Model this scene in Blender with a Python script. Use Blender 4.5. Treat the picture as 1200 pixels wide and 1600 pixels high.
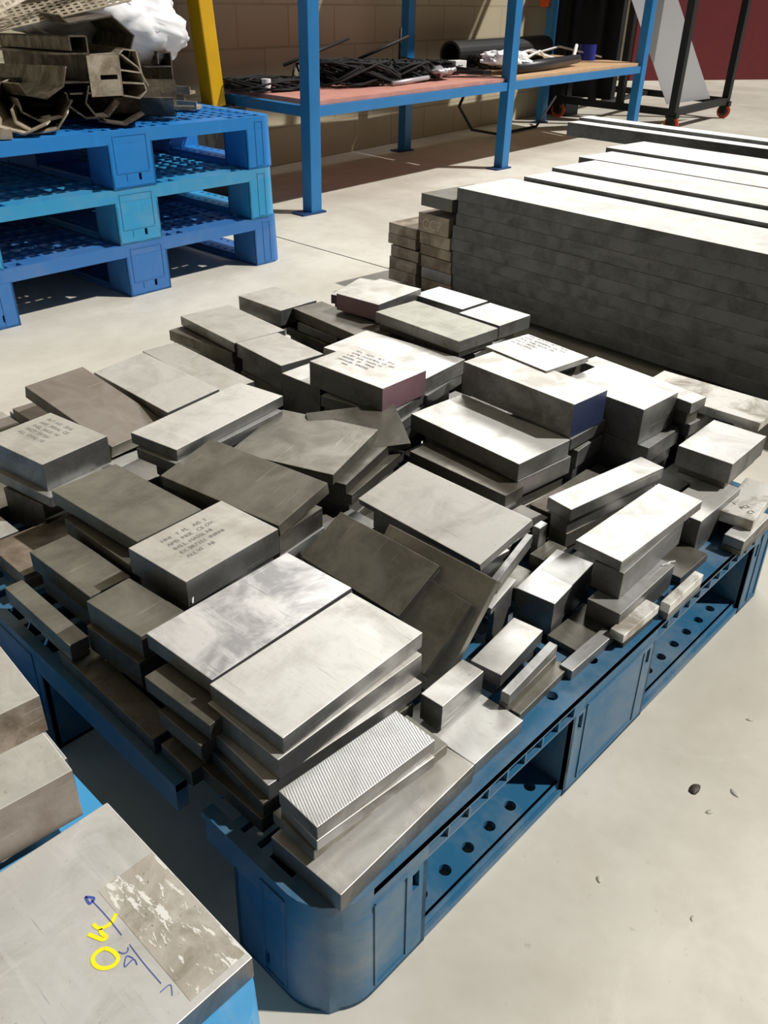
import bpy, bmesh, math, random
from mathutils import Matrix, Vector
random.seed(7)
S = bpy.context.scene
for o in list(bpy.data.objects): bpy.data.objects.remove(o)
COL = S.collection
# ------------------------------------------------------------------ camera
cd = bpy.data.cameras.new('camera'); cam = bpy.data.objects.new('camera', cd); COL.objects.link(cam)
cd.sensor_fit = 'VERTICAL'; cd.sensor_height = 36; cd.lens = 1315.2 / 1600 * 36; cd.clip_start = .02; cd.clip_end = 100
R0 = Vector((0.68735066, -0.72598535, 0.02223259)); R1 = Vector((-0.36774053, -0.37424074, -0.85129946)); R2 = Vector((0.62635128, 0.57696545, -0.52420887))
M = Matrix.Identity(4)
for i in range(3):
    M[i][0] = R0[i]; M[i][1] = -R1[i]; M[i][2] = -R2[i]
M[0][3], M[1][3], M[2][3] = -0.28937032, -0.32082407, 0.86
cam.matrix_world = M
S.camera = cam
# ------------------------------------------------------------------ light and exposure
S.view_settings.view_transform = 'Standard'; S.view_settings.look = 'None'
S.view_settings.gamma = 1; S.view_settings.use_curve_mapping = False
S.view_settings.exposure = 0.1
w = bpy.data.worlds.new('hall'); S.world = w; w.use_nodes = True
bg = w.node_tree.nodes['Background']; bg.inputs[0].default_value = (.93, .96, 1, 1); bg.inputs[1].default_value = .05
def light(kind, name, loc, target, energy, size=1, size_y=None, color=(1, 1, 1)):
    l = bpy.data.lights.new(name, kind); l.energy = energy; l.color = color
    if kind == 'AREA':
        l.size = size
        if size_y: l.shape = 'RECTANGLE'; l.size_y = size_y
    if kind == 'SUN': l.angle = math.radians(size)
    o = bpy.data.objects.new(name, l); COL.objects.link(o); o.location = loc
    d = Vector(target) - Vector(loc); o.rotation_euler = d.to_track_quat('-Z', 'Y').to_euler()
    return o
light('SUN', 'high_bay_key', (6, -5, 9), (6 - .455, -5 + .481, 9 - .75), 3.6, 1.4, color=(1, .97, .92))
light('AREA', 'rear_fill_light', (4.0, 3.42, 3.2), (1.0, .7, .2), 165, 4.5, .7, color=(1, .99, .97))  # added area light, no known fixture; gives the block tops a bright reflection

# ------------------------------------------------------------------ materials
MATS = {}
def nodes(name):
    m = bpy.data.materials.new(name); m.use_nodes = True; nt = m.node_tree
    b = nt.nodes['Principled BSDF']; return m, nt, b
def lin(c):
    return tuple(((x / 255) / 12.92 if x / 255 <= .04045 else ((x / 255 + .055) / 1.055) ** 2.4) for x in c) + (1,)
def mix(nt, fac, a, b):
    n = nt.nodes.new('ShaderNodeMix'); n.data_type = 'RGBA'
    for s, v in ((n.inputs[0], fac), (n.inputs[6], a), (n.inputs[7], b)):
        if hasattr(v, 'is_linked') or hasattr(v, 'links'): nt.links.new(v, s)
        else: s.default_value = v
    return n.outputs[2]
def noise(nt, scale, detail=4, rough=.6, vec=None, stretch=None, dist=0):
    n = nt.nodes.new('ShaderNodeTexNoise'); n.inputs['Scale'].default_value = scale; n.inputs['Detail'].default_value = detail; n.inputs['Roughness'].default_value = rough
    n.inputs['Distortion'].default_value = dist
    tc = nt.nodes.new('ShaderNodeTexCoord'); src = tc.outputs['Object']
    oi = nt.nodes.new('ShaderNodeObjectInfo')
    add = nt.nodes.new('ShaderNodeVectorMath'); add.operation = 'ADD'
    mul = nt.nodes.new('ShaderNodeMath'); mul.operation = 'MULTIPLY'; mul.inputs[1].default_value = 7.3
    nt.links.new(oi.outputs['Random'], mul.inputs[0]); nt.links.new(src, add.inputs[0]); nt.links.new(mul.outputs[0], add.inputs[1])
    src = add.outputs[0]
    if stretch:
        mp = nt.nodes.new('ShaderNodeMapping'); mp.inputs['Scale'].default_value = stretch[:3]
        if len(stretch) > 3: mp.inputs['Rotation'].default_value = (0, 0, stretch[3])
        nt.links.new(src, mp.inputs[0]); src = mp.outputs[0]
    nt.links.new(src, n.inputs['Vector']); return n.outputs['Fac']
def ramp(nt, fac, stops):
    r = nt.nodes.new('ShaderNodeValToRGB'); e = r.color_ramp.elements
    while len(e) < len(stops): e.new(.5)
    for el, (p, c) in zip(e, stops): el.position = p; el.color = c if len(c) == 4 else (*c, 1)
    nt.links.new(fac, r.inputs[0]); return r.outputs[0]
def bump(nt, b, h, dist=.001, strength=.5):
    n = nt.nodes.new('ShaderNodeBump'); n.inputs['Distance'].default_value = dist; n.inputs['Strength'].default_value = strength
    nt.links.new(h, n.inputs['Height']); nt.links.new(n.outputs[0], b.inputs['Normal'])
def metal(name, base, dirt, metallic=.55, rough=.42, dirt_at=(.45, .7), stretch=(1, 1, 1), scratch=.35, bands=0):
    m, nt, b = nodes(name)
    n1 = noise(nt, 14, 5, .65, dist=.6); n2 = noise(nt, 60, 4, .7, stretch=(1, .12, 1, .5)); n3 = noise(nt, 160, 3, .6)
    c = mix(nt, ramp(nt, n1, ((dirt_at[0], (0, 0, 0)), (dirt_at[1], (1, 1, 1)))), lin(base), lin(dirt))
    light_ = tuple(min(1, v * 1.25) for v in lin(base)[:3]) + (1,)
    c = mix(nt, ramp(nt, n2, ((.55, (0, 0, 0)), (.75, (scratch,) * 3))), c, light_)
    dk = tuple(v * .45 for v in lin(dirt)[:3]) + (1,)
    c = mix(nt, ramp(nt, n3, ((.66, (0, 0, 0)), (.76, (.55,) * 3))), c, dk)
    for k_, (st_, sc_) in enumerate((((1, .03, 1, .9), 420), ((.03, 1, 1, .25), 360))):     # fine scratches
        n4 = noise(nt, sc_, 2, .5, stretch=st_)
        c = mix(nt, ramp(nt, n4, ((.69, (0, 0, 0)), (.72, (scratch * .9,) * 3))), c, lin((244, 243, 238)) if k_ else dk)
    if bands:
        wv = nt.nodes.new('ShaderNodeTexWave'); wv.inputs['Scale'].default_value = bands; wv.inputs['Distortion'].default_value = .3
        tc = nt.nodes.new('ShaderNodeTexCoord'); mp = nt.nodes.new('ShaderNodeMapping'); mp.inputs['Rotation'].default_value = (0, 0, .35)
        nt.links.new(tc.outputs['Object'], mp.inputs[0]); nt.links.new(mp.outputs[0], wv.inputs[0])
        c = mix(nt, ramp(nt, wv.outputs['Fac'], ((.1, (0, 0, 0)), (.9, (.35,) * 3))), c, lin((150, 150, 150)))
        bump(nt, b, wv.outputs['Fac'], .0004, .4)
    else:
        bump(nt, b, n2, .0006, .35)
    nt.links.new(c, b.inputs['Base Color'])
    b.inputs['Metallic'].default_value = metallic
    nt.links.new(ramp(nt, n1, ((.3, (rough,) * 3), (.75, (rough + .2,) * 3))), b.inputs['Roughness'])
    MATS[name] = m; return m
metal('w', (226, 225, 220), (196, 194, 187), metallic=.5, rough=.42)
metal('m', (214, 212, 206), (186, 182, 173), metallic=.5, rough=.36, dirt_at=(.4, .65))
metal('o', (142, 140, 130), (112, 108, 98), metallic=.5, rough=.36, dirt_at=(.35, .65), scratch=.2)
metal('b', (156, 148, 140), (132, 122, 112), metallic=.5, rough=.36, dirt_at=(.35, .65), scratch=.3)
metal('o2', (170, 170, 158), (146, 144, 132), metallic=.5, rough=.36)
metal('p', (236, 236, 236), (176, 176, 178), metallic=.55, rough=.3, dirt_at=(.42, .6), scratch=.8)
def peel_mat():
    m, nt, b = nodes('peel'); n1 = noise(nt, 16, 5, .65, dist=.8); n2 = noise(nt, 120, 4, .65, stretch=(1, .3, 1, .8), dist=.4); n3 = noise(nt, 200, 3, .6)
    c = mix(nt, ramp(nt, n1, ((.42, (0, 0, 0)), (.68, (1, 1, 1)))), lin((196, 190, 178)), lin((146, 138, 122)))
    c = mix(nt, ramp(nt, n2, ((.55, (0, 0, 0)), (.58, (.9,) * 3))), c, lin((240, 238, 232)))
    c = mix(nt, ramp(nt, n3, ((.68, (0, 0, 0)), (.72, (.8,) * 3))), c, lin((80, 74, 64)))
    nt.links.new(c, b.inputs['Base Color']); b.inputs['Roughness'].default_value = .5; b.inputs['Metallic'].default_value = .15; bump(nt, b, n2, .0006, .5)
    MATS['peel'] = m
peel_mat()
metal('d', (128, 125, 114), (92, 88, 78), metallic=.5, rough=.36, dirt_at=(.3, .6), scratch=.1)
metal('s', (222, 222, 220), (200, 200, 198), metallic=.6, rough=.35, bands=120)
metal('x', (176, 176, 173), (140, 138, 131), metallic=.5, rough=.36)
metal('k', (228, 227, 222), (204, 202, 196), metallic=.1, rough=.6, dirt_at=(.45, .75))
metal('kx', (216, 215, 210), (190, 188, 182), metallic=.1, rough=.6)
metal('t', (170, 156, 140), (120, 106, 90), metallic=.3, rough=.5, dirt_at=(.35, .6))
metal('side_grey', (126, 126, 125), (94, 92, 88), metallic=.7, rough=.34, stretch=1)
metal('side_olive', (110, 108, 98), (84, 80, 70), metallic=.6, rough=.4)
metal('side_slab', (104, 105, 106), (80, 80, 78), metallic=.5, rough=.45)  # darker slab sides, shade of the stack's front put into the colour
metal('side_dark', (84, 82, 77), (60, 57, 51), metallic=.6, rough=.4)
metal('corroded', (222, 220, 212), (158, 150, 138), metallic=.3, rough=.5, dirt_at=(.48, .64))
metal('scrap', (124, 114, 100), (66, 58, 48), metallic=.45, rough=.45, dirt_at=(.35, .6), scratch=.5)
metal('scrap_light', (196, 186, 166), (140, 126, 104), metallic=.4, rough=.45, dirt_at=(.4, .65), scratch=.5)
def plain(name, col, rough=.5, metallic=0, var=.12, scale=8, spec=.5, emit=None):
    m, nt, b = nodes(name); c = lin(col)
    n1 = noise(nt, scale, 5, .6)
    dk = tuple(v * (1 - 2 * var) for v in c[:3]) + (1,); lt = tuple(min(1, v * (1 + var)) for v in c[:3]) + (1,)
    nt.links.new(mix(nt, n1, dk, lt), b.inputs['Base Color'])
    b.inputs['Roughness'].default_value = rough; b.inputs['Metallic'].default_value = metallic
    MATS[name] = m; return m
def plastic(name, col, dust, amount=.5):
    m, nt, b = nodes(name)
    n1 = noise(nt, 5, 6, .7, dist=.4); n2 = noise(nt, 40, 4, .7, stretch=(1, 1, .15))
    c = mix(nt, ramp(nt, n1, ((.45, (0, 0, 0)), (.75, (amount,) * 3))), lin(col), lin(dust))
    c = mix(nt, ramp(nt, n2, ((.6, (0, 0, 0)), (.8, (.35,) * 3))), c, tuple(min(1, v * 1.5 + .03) for v in lin(col)[:3]) + (1,))
    nt.links.new(c, b.inputs['Base Color']); b.inputs['Roughness'].default_value = .45
    MATS[name] = m; return m
plastic('pallet_teal', (34, 96, 132), (122, 132, 138), .9)
plastic('pallet_sky', (72, 160, 215), (150, 180, 200), .5)
plastic('pallet_blue', (28, 122, 196), (70, 130, 180), .4)
plastic('pallet_cyan', (50, 146, 196), (120, 160, 180), .5)
plastic('pallet_royal', (52, 112, 178), (110, 134, 168), .5)
plain('rack_blue', (30, 118, 180), .4)
plain('rack_dark', (20, 60, 110), .5)
def wall_mat():
    m, nt, b = nodes('wall'); n1 = noise(nt, 2, 5, .6)
    br = nt.nodes.new('ShaderNodeTexBrick'); br.inputs['Scale'].default_value = 1; br.inputs['Brick Width'].default_value = .4; br.inputs['Row Height'].default_value = .2; br.inputs['Mortar Size'].default_value = .006
    br.inputs['Color1'].default_value = lin((186, 176, 150)); br.inputs['Color2'].default_value = lin((178, 168, 142)); br.inputs['Mortar'].default_value = lin((158, 148, 124))
    tc = nt.nodes.new('ShaderNodeTexCoord'); sp = nt.nodes.new('ShaderNodeSeparateXYZ'); mp = nt.nodes.new('ShaderNodeCombineXYZ')
    nt.links.new(tc.outputs['Object'], sp.inputs[0]); nt.links.new(sp.outputs[0], mp.inputs[0]); nt.links.new(sp.outputs[2], mp.inputs[1]); nt.links.new(mp.outputs[0], br.inputs['Vector'])
    nt.links.new(mix(nt, ramp(nt, n1, ((.4, (0, 0, 0)), (.7, (.3,) * 3))), br.outputs['Color'], lin((200, 190, 164))), b.inputs['Base Color']); b.inputs['Roughness'].default_value = .85
    MATS['wall'] = m
wall_mat()
plain('maroon', (110, 22, 30), .6)
plain('black', (14, 14, 15), .6)
plain('rubber', (10, 10, 11), .8)
plain('dark_steel', (52, 52, 56), .4, .3)
plain('slate', (56, 60, 76), .5)
plain('yellow', (226, 176, 12), .5)
plain('white_bag', (244, 244, 246), .35, var=.03)
plain('orange', (226, 84, 30), .5)
plain('white', (240, 240, 238), .4, var=.02)
plain('paper_blue', (24, 40, 150), .5)
plain('sheet', (186, 186, 190), .45, .4, var=.05, scale=3)
plain('red_ply', (206, 146, 132), .7, var=.2, scale=14)
plain('ply', (206, 168, 128), .7, var=.15, scale=14)
plain('wood', (150, 116, 80), .8, var=.2)
plain('marker_yellow', (255, 236, 20), .6, var=.02)
plain('marker_blue', (70, 90, 170), .6, var=.05)
plain('ink', (70, 68, 66), .6, var=.05)
plain('ink_soft', (132, 130, 126), .6, var=.05)
plain('chalk', (196, 180, 160), .8, var=.05)
plain('purple', (122, 92, 100), .5, var=.2, scale=20)
plain('navy', (52, 62, 96), .4, .3)
plain('debris', (196, 190, 176), .7, .2)
def floor_mat():
    m, nt, b = nodes('concrete')
    n1 = noise(nt, .9, 6, .65, dist=.5); n2 = noise(nt, 9, 6, .7); n3 = noise(nt, 55, 3, .7); n4 = noise(nt, 2.2, 8, .75, dist=1.5)
    c = mix(nt, ramp(nt, n1, ((.35, (0, 0, 0)), (.65, (1, 1, 1)))), lin((188, 182, 168)), lin((222, 217, 204)))
    c = mix(nt, ramp(nt, n2, ((.45, (0, 0, 0)), (.75, (.5,) * 3))), c, lin((184, 176, 160)))
    c = mix(nt, ramp(nt, n4, ((.56, (0, 0, 0)), (.66, (.35,) * 3))), c, lin((232, 228, 218)))
    c = mix(nt, ramp(nt, n3, ((.68, (0, 0, 0)), (.78, (.4,) * 3))), c, lin((140, 130, 116)))
    nt.links.new(c, b.inputs['Base Color']); b.inputs['Roughness'].default_value = .55; bump(nt, b, n2, .002, .2)
    MATS['concrete'] = m
floor_mat()

# ------------------------------------------------------------------ mesh helpers
def obj(name, bm, mat, parent=None, loc=None, rot=None, smooth=False, bevel=0):
    me = bpy.data.meshes.new(name); bm.normal_update(); bm.to_mesh(me); bm.free()
    if mat: me.materials.append(MATS[mat])
    if smooth:
        for p in me.polygons: p.use_smooth = True
        if smooth != 1 or isinstance(smooth, float): me.set_sharp_from_angle(angle=smooth)
    o = bpy.data.objects.new(name, me); COL.objects.link(o)
    if parent: o.parent = parent
    if loc: o.location = loc
    if rot: o.rotation_euler = rot
    if bevel:
        md = o.modifiers.new('bevel', 'BEVEL'); md.width = bevel; md.segments = 2; md.limit_method = 'ANGLE'
    return o
def tag(o, label=None, cat=None, group=None, kind=None):
    for k, v in (('label', label), ('category', cat), ('group', group), ('kind', kind)):
        if v: o[k] = v
    return o
def empty(name, loc=(0, 0, 0), rot=(0, 0, 0), **k):
    o = bpy.data.objects.new(name, None); COL.objects.link(o); o.location = loc; o.rotation_euler = rot; o.empty_display_size = .05
    return tag(o, **k)
def box(bm, x0, x1, y0, y1, z0, z1, M=None):
    v = [bm.verts.new((x, y, z)) for z in (z0, z1) for x, y in ((x0, y0), (x1, y0), (x1, y1), (x0, y1))]
    for f in ((3, 2, 1, 0), (4, 5, 6, 7), (0, 1, 5, 4), (1, 2, 6, 5), (2, 3, 7, 6), (3, 0, 4, 7)): bm.faces.new([v[i] for i in f])
    if M is not None:
        for q in v: q.co = M @ q.co
    return v
def bar(bm, a, b, w, h=None, up=Vector((0, 0, 1))):
    a, b = Vector(a), Vector(b); d = (b - a); L = d.length; d.normalize(); h = h or w
    s = d.cross(up); s = s.normalized() if s.length > 1e-4 else Vector((1, 0, 0)); u = s.cross(d)
    M = Matrix((( s.x, u.x, d.x, a.x), (s.y, u.y, d.y, a.y), (s.z, u.z, d.z, a.z), (0, 0, 0, 1)))
    box(bm, -w / 2, w / 2, -h / 2, h / 2, 0, L, M)
def tube(bm, pts, r, seg=7):
    pts = [Vector(p) for p in pts]; rings = []
    for i, p in enumerate(pts):
        d = (pts[min(i + 1, len(pts) - 1)] - pts[max(i - 1, 0)]).normalized()
        s = d.cross(Vector((.03, .05, 1))); s.normalize(); u = s.cross(d); rr = r[i] if isinstance(r, (list, tuple)) else r
        rings.append([bm.verts.new(p + rr * (s * math.cos(2 * math.pi * k / seg) + u * math.sin(2 * math.pi * k / seg))) for k in range(seg)])
    for a, b in zip(rings, rings[1:]):
        for k in range(seg): bm.faces.new((a[k], a[(k + 1) % seg], b[(k + 1) % seg], b[k]))
    bm.faces.new(rings[0][::-1]); bm.faces.new(rings[-1])
def cyl(bm, c, axis, r, L, seg=20, r_in=0):
    c = Vector(c); ax = Vector(axis).normalized(); s = ax.orthogonal().normalized(); u = ax.cross(s)
    P = lambda rr, t: [bm.verts.new(c + ax * t + rr * (s * math.cos(2 * math.pi * k / seg) + u * math.sin(2 * math.pi * k / seg))) for k in range(seg)]
    a, b = P(r, -L / 2), P(r, L / 2)
    for k in range(seg): bm.faces.new((a[k], a[(k + 1) % seg], b[(k + 1) % seg], b[k]))
    if r_in:
        e, f = P(r_in, -L / 2), P(r_in, L / 2)
        for k in range(seg):
            j = (k + 1) % seg
            bm.faces.new((e[j], e[k], f[k], f[j])); bm.faces.new((a[j], a[k], e[k], e[j])); bm.faces.new((b[k], b[j], f[j], f[k]))
    else:
        bm.faces.new(a[::-1]); bm.faces.new(b)
def cells(bm, us, vs, solid, t0, t1, place):
    """a thick perforated plate: grid lines us, vs; solid(i,j) -> True, False or a hole radius; place(u,v,t) -> Vector"""
    nu, nv = len(us) - 1, len(vs) - 1; cache = {}
    def V(u, v, t):
        k = (round(u, 5), round(v, 5), t)
        if k not in cache: cache[k] = bm.verts.new(place(u, v, t))
        return cache[k]
    st = [[solid(i, j) if 0 <= i < nu and 0 <= j < nv else False for j in range(-1, nv + 1)] for i in range(-1, nu + 1)]
    g = lambda i, j: st[i + 1][j + 1]
    for i in range(nu):
        for j in range(nv):
            s = g(i, j)
            if s is False: continue
            q = ((us[i], vs[j]), (us[i + 1], vs[j]), (us[i + 1], vs[j + 1]), (us[i], vs[j + 1]))
            if s is True:
                bm.faces.new([V(u, v, t1) for u, v in q]); bm.faces.new([V(u, v, t0) for u, v in q[::-1]])
            else:
                cu, cv = (us[i] + us[i + 1]) / 2, (vs[j] + vs[j + 1]) / 2
                ring = [(cu + s * math.cos(a), cv + s * math.sin(a)) for a in [math.pi * (1.25 + k / 8) for k in range(16)]]
                for k in range(4):
                    seg = [ring[(k * 4 + m) % 16] for m in range(5)]
                    poly = [q[k], q[(k + 1) % 4]] + seg[::-1]
                    bm.faces.new([V(u, v, t1) for u, v in poly]); bm.faces.new([V(u, v, t0) for u, v in poly[::-1]])
                for k in range(16):
                    a, b = ring[k], ring[(k + 1) % 16]
                    bm.faces.new((V(*b, t1), V(*a, t1), V(*a, t0), V(*b, t0)))
            for (di, dj, a, b) in ((0, -1, 0, 1), (1, 0, 1, 2), (0, 1, 2, 3), (-1, 0, 3, 0)):
                if g(i + di, j + dj) is False:
                    A, B = q[a], q[b]; bm.faces.new((V(*A, t0), V(*B, t0), V(*B, t1), V(*A, t1)))
# ------------------------------------------------------------------ the setting
bm = bmesh.new(); box(bm, -6, 22, -7, 16, -.1, 0)
tag(obj('floor', bm, 'concrete'), kind='structure')
for i, (a, b) in enumerate((((2.05, 2.25), (1.0, 3.9)), ((1.02, 2.05), (2.35, 1.95)))): pass
bm = bmesh.new(); bar(bm, (1.99, 3.6, .0003), (1.985, -3.5, .0003), .005, .0008)
tag(obj('trim_1', bm, 'black'), kind='structure')          # saw-cut joint in the concrete
def wall_slab(name, a, b, h, mat, t=.15, z0=0):
    a, b = Vector((*a, 0)), Vector((*b, 0)); d = (b - a).normalized(); n = Vector((-d.y, d.x, 0))
    M = Matrix(((d.x, n.x, 0, a.x), (d.y, n.y, 0, a.y), (0, 0, 1, 0), (0, 0, 0, 1)))
    bm = bmesh.new(); box(bm, 0, (b - a).length, 0, t, z0, h, M)
    return tag(obj(name, bm, mat), kind='structure')
wall_slab('wall_back', (-4.5, 2.56), (6.7, 4.21), 4.2, 'wall')
wall_slab('wall_far', (6.9, 7.4), (13.2, 4.2), 4.2, 'wall')
wall_slab('door_1', (10.4, 5.55), (17.5, 2.1), 3.6, 'maroon', t=.1)
bm = bmesh.new(); bar(bm, (6.66, 4.1, 0), (6.66, 4.1, 4.2), .2, .2)
tag(obj('trim_2', bm, 'slate'), kind='structure')

# ------------------------------------------------------------------ plastic pallets (1.04 x 1.18 x 0.165)
PX, PY, PH, RR = 1.04, 1.18, .165, .055
FX = ((0, .135), (.40, .60), (.92, 1.04)); FY = ((0, .133), (.515, .671), (1.05, 1.18))
def warp(x, y, z):
    b = .004 * (1 - z / PH) if z < .13 else 0
    for (cx, sx) in ((0, 1), (PX, -1)):
        for (cy, sy) in ((0, 1), (PY, -1)):
            u, v = (x - cx) * sx, (y - cy) * sy
            if u < RR and v < RR:
                a, c = (RR - u) / RR, (RR - v) / RR
                a, c = a * math.sqrt(max(0, 1 - c * c / 2)), c * math.sqrt(max(0, 1 - a * a / 2))
                u, v = RR - a * RR, RR - c * RR; x, y = cx + sx * u, cy + sy * v
    x += -b if x < .02 else (b if x > PX - .02 else 0)
    y += -b if y < .02 else (b if y > PY - .02 else 0)
    return Vector((x, y, z))
def lines(a, b, step, extra=()):
    n = max(1, round((b - a) / step)); L = [a + (b - a) * i / n for i in range(n + 1)] + list(extra)
    return sorted(set(round(v, 5) for v in L if a - 1e-6 <= v <= b + 1e-6))
def make_deck(gap=False):
    bm = bmesh.new()
    xs = [0, .014, .048]; x = .048
    while x < PX - .06: xs += [round(x + .011, 4), round(x + .044, 4)]; x += .044
    xs = [v for v in xs if v < PX - .049] + [PX - .048, PX - .014, PX]
    ys = [0, .013, .036, .05]; y = .05
    while y < PY - .075: ys += [round(y + .012, 4), round(y + .044, 4)]; y += .044
    ys = [v for v in ys if v < PY - .051] + [PY - .05, PY - .036, PY - .013, PY]
    def solid(i, j):
        x0, x1, y0, y1 = xs[i], xs[i + 1], ys[j], ys[j + 1]; cx, cy = (x0 + x1) / 2, (y0 + y1) / 2
        if gap and x1 < .05 and .176 < cy < .226: return False
        if .014 <= x0 and x1 <= PX - .014 and (abs(y0 - .013) < 1e-4 or abs(y1 - (PY - .013)) < 1e-4) and x1 - x0 > .022:
            return .0075 if (i // 2) % 2 == 0 else True
        if cx < .014 or cx > PX - .014 or cy < .05 or cy > PY - .05: return True
        if x1 - x0 < .02 or y1 - y0 < .02: return True
        edge = cx < .048 or cx > PX - .048
        if edge and not (.44 < cy < .75 or cy < .2 or cy > PY - .2): return True
        return False
    cells(bm, xs, ys, solid, .155, PH, lambda u, v, t: warp(u, v, t))
    for x in lines(.1, PX - .1, .11): box(bm, x - .003, x + .003, .04, PY - .04, .128, .155)
    for y in lines(.1, PY - .1, .11): box(bm, .04, PX - .04, y - .003, y + .003, .128, .155)
    return bm
def make_rim(gap=False):
    bm = bmesh.new()
    for y0, sy in ((0, 1), (PY, -1)):                   # ladder edges along x
        us = [0]
        for a, b in ((FX[0][1], FX[1][0]), (FX[1][1], FX[2][0])):
            for u in lines(a, b, .033): us += [round(u - .0013, 4), round(u + .0013, 4)]
        us = sorted(set(us + lines(0, PX, .013, ()) if False else us + [RR * k / 8 for k in range(1, 9)] + [PX - RR * k / 8 for k in range(9)]))
        vs = [.133, .1365, .152, .1645]
        def solid(i, j):
            c = (us[i] + us[i + 1]) / 2
            if FX[0][1] < c < FX[1][0] or FX[1][1] < c < FX[2][0]:
                return True if j != 1 else (us[i + 1] - us[i] < .01)
            return True
        cells(bm, us, vs, solid, 0, .006, lambda u, v, t: warp(u, y0 + sy * t, v))
    for x0, sx in ((0, 1), (PX, -1)):                   # solid edge beams along y
        vs = lines(0, PY, .0138 if False else .05, [RR * k / 8 for k in range(1, 9)] + [PY - RR * k / 8 for k in range(9)] + [.176, .226])
        zs = [.127, .1645]
        def solid(i, j):
            c = (vs[i] + vs[i + 1]) / 2
            return not (gap and sx == 1 and .176 < c < .226)
        cells(bm, vs, zs, solid, 0, .014, lambda u, v, t: warp(x0 + sx * t, u, v))
    return bm
def make_foot(fx, fy, ix, iy):
    bm = bmesh.new(); (x0, x1), (y0, y1) = fx, fy; t = .006; zt = .1335
    cx = [RR * k / 8 for k in range(1, 9)] + [PX - RR * k / 8 for k in range(1, 9)]
    cy = [RR * k / 8 for k in range(1, 9)] + [PY - RR * k / 8 for k in range(1, 9)]
    sx = []
    if ix == 0: sx = [x1 - .022, x1 - .012]
    if ix == 1: sx = [x0 + .012, x0 + .022, x1 - .022, x1 - .012]
    if ix == 2: sx = [x0 + .012, x0 + .022]
    us = lines(x0, x1, .05, [v for v in cx + sx if x0 < v < x1]); zs = [.001, .02, .04, .104, .129, zt]
    for yy, s in ((y0, 1), (y1, -1)):
        outer = (iy == 0 and s == 1) or (iy == 2 and s == -1)
        def solid(i, j): return not (outer and j == 3 and any(abs(us[i] - v) < 1e-4 and us[i + 1] - us[i] < .011 for v in sx))
        cells(bm, us, zs, solid, 0, t, lambda u, v, q: warp(u, yy + s * q, v))
    sy = {0: [y1 - .05, y1 - .04], 1: [y0 + .05, y0 + .062, y1 - .062, y1 - .05], 2: [y0 + .04, y0 + .05]}[iy]
    vs = lines(y0, y1, .05, [v for v in cy + sy if y0 < v < y1])
    for xx, s in ((x0, 1), (x1, -1)):
        outer = (ix == 0 and s == 1) or (ix == 2 and s == -1)
        def solid(i, j): return not (outer and j == 1 and any(abs(vs[i] - sy[k]) < 1e-4 for k in range(0, len(sy), 2)))
        cells(bm, vs, zs, solid, 0, t, lambda u, v, q: warp(xx + s * q, u, v))
    ux = lines(x0, x1, .05, [v for v in cx if x0 < v < x1]); uy = lines(y0, y1, .05, [v for v in cy if y0 < v < y1])
    cells(bm, ux, uy, lambda i, j: True, .0005, .006, lambda u, v, q: warp(u, v, q))
    # raised panel frame on the outward faces
    def frame(a0, a1, z0, z1, P):
        for q in (((a0, z0), (a1, z0)), ((a0, z1), (a1, z1)), ((a0, z0), (a0, z1)), ((a1, z0), (a1, z1))):
            bar(bm, P(*q[0]), P(*q[1]), .003, .003)
    def oy(v): return 0 - .004 * (1 - v / PH) if iy == 0 else PY + .004 * (1 - v / PH)
    def ox(v): return 0 - .004 * (1 - v / PH) if ix == 0 else PX + .004 * (1 - v / PH)
    if ix == 1 and iy in (0, 2): frame(x0 + .03, x1 - .03, .012, .135, lambda u, v: Vector((u, oy(v), v)))
    if iy == 1 and ix in (0, 2): frame(y0 + .02, y1 - .02, .045, .15, lambda u, v: Vector((ox(v), u, v)))
    if ix in (0, 2) and iy in (0, 2):
        a, b = (x0 + .06, x1 - .03) if ix == 0 else (x0 + .03, x1 - .06)
        frame(a, b, .012, .14, lambda u, v: Vector((u, oy(v), v)))
        a, b = (.058, .09) if iy == 0 else (PY - .09, PY - .058)
        frame(a, b, .01, .15, lambda u, v: Vector((ox(v), u, v)))
    return bm
def make_runner(iy, bay):
    bm = bmesh.new(); y0, y1 = FY[iy]
    for (a, b) in (((FX[0][1] - .004, FX[1][0] + .004), (FX[1][1] - .004, FX[2][0] + .004))[bay],):
        xs = [a]; x = a + .022
        while x + .02 < b: xs += [round(x, 4), round(x + .02, 4)]; x += .0412
        xs.append(b)
        yo = y0 if iy < 2 else y1 - .05
        ys = [y0 + .004, y0 + .016, y0 + .036, y1 - .036, y1 - .016, y1 - .004]
        cells(bm, xs, ys, lambda i, j: .0075 if (i % 2 == 1 and j in (1, 3)) else True, .012, .02, lambda u, v, t: Vector((u, v, t)))
        cells(bm, [a, b], [.001, .012], lambda i, j: True, 0, .004, lambda u, v, t: Vector((u, y0 - .003 + t, v)))
        cells(bm, [a, b], [.001, .012], lambda i, j: True, 0, .004, lambda u, v, t: Vector((u, y1 - .001 - t, v)))
        # sloping outer skirt of the runner
        for s, y in ((1, y0 - .003), (-1, y1 + .003)):
            v = [bm.verts.new(p) for p in ((a, y, .001), (b, y, .001), (b, y + s * .008, .02), (a, y + s * .008, .02), (a, y + s * .003, .001), (b, y + s * .003, .001), (b, y + s * .011, .02), (a, y + s * .011, .02))]
            for f in ((0, 1, 2, 3), (5, 4, 7, 6), (3, 2, 6, 7), (0, 4, 5, 1)): bm.faces.new([v[k] for k in f])
    return bm
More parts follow.
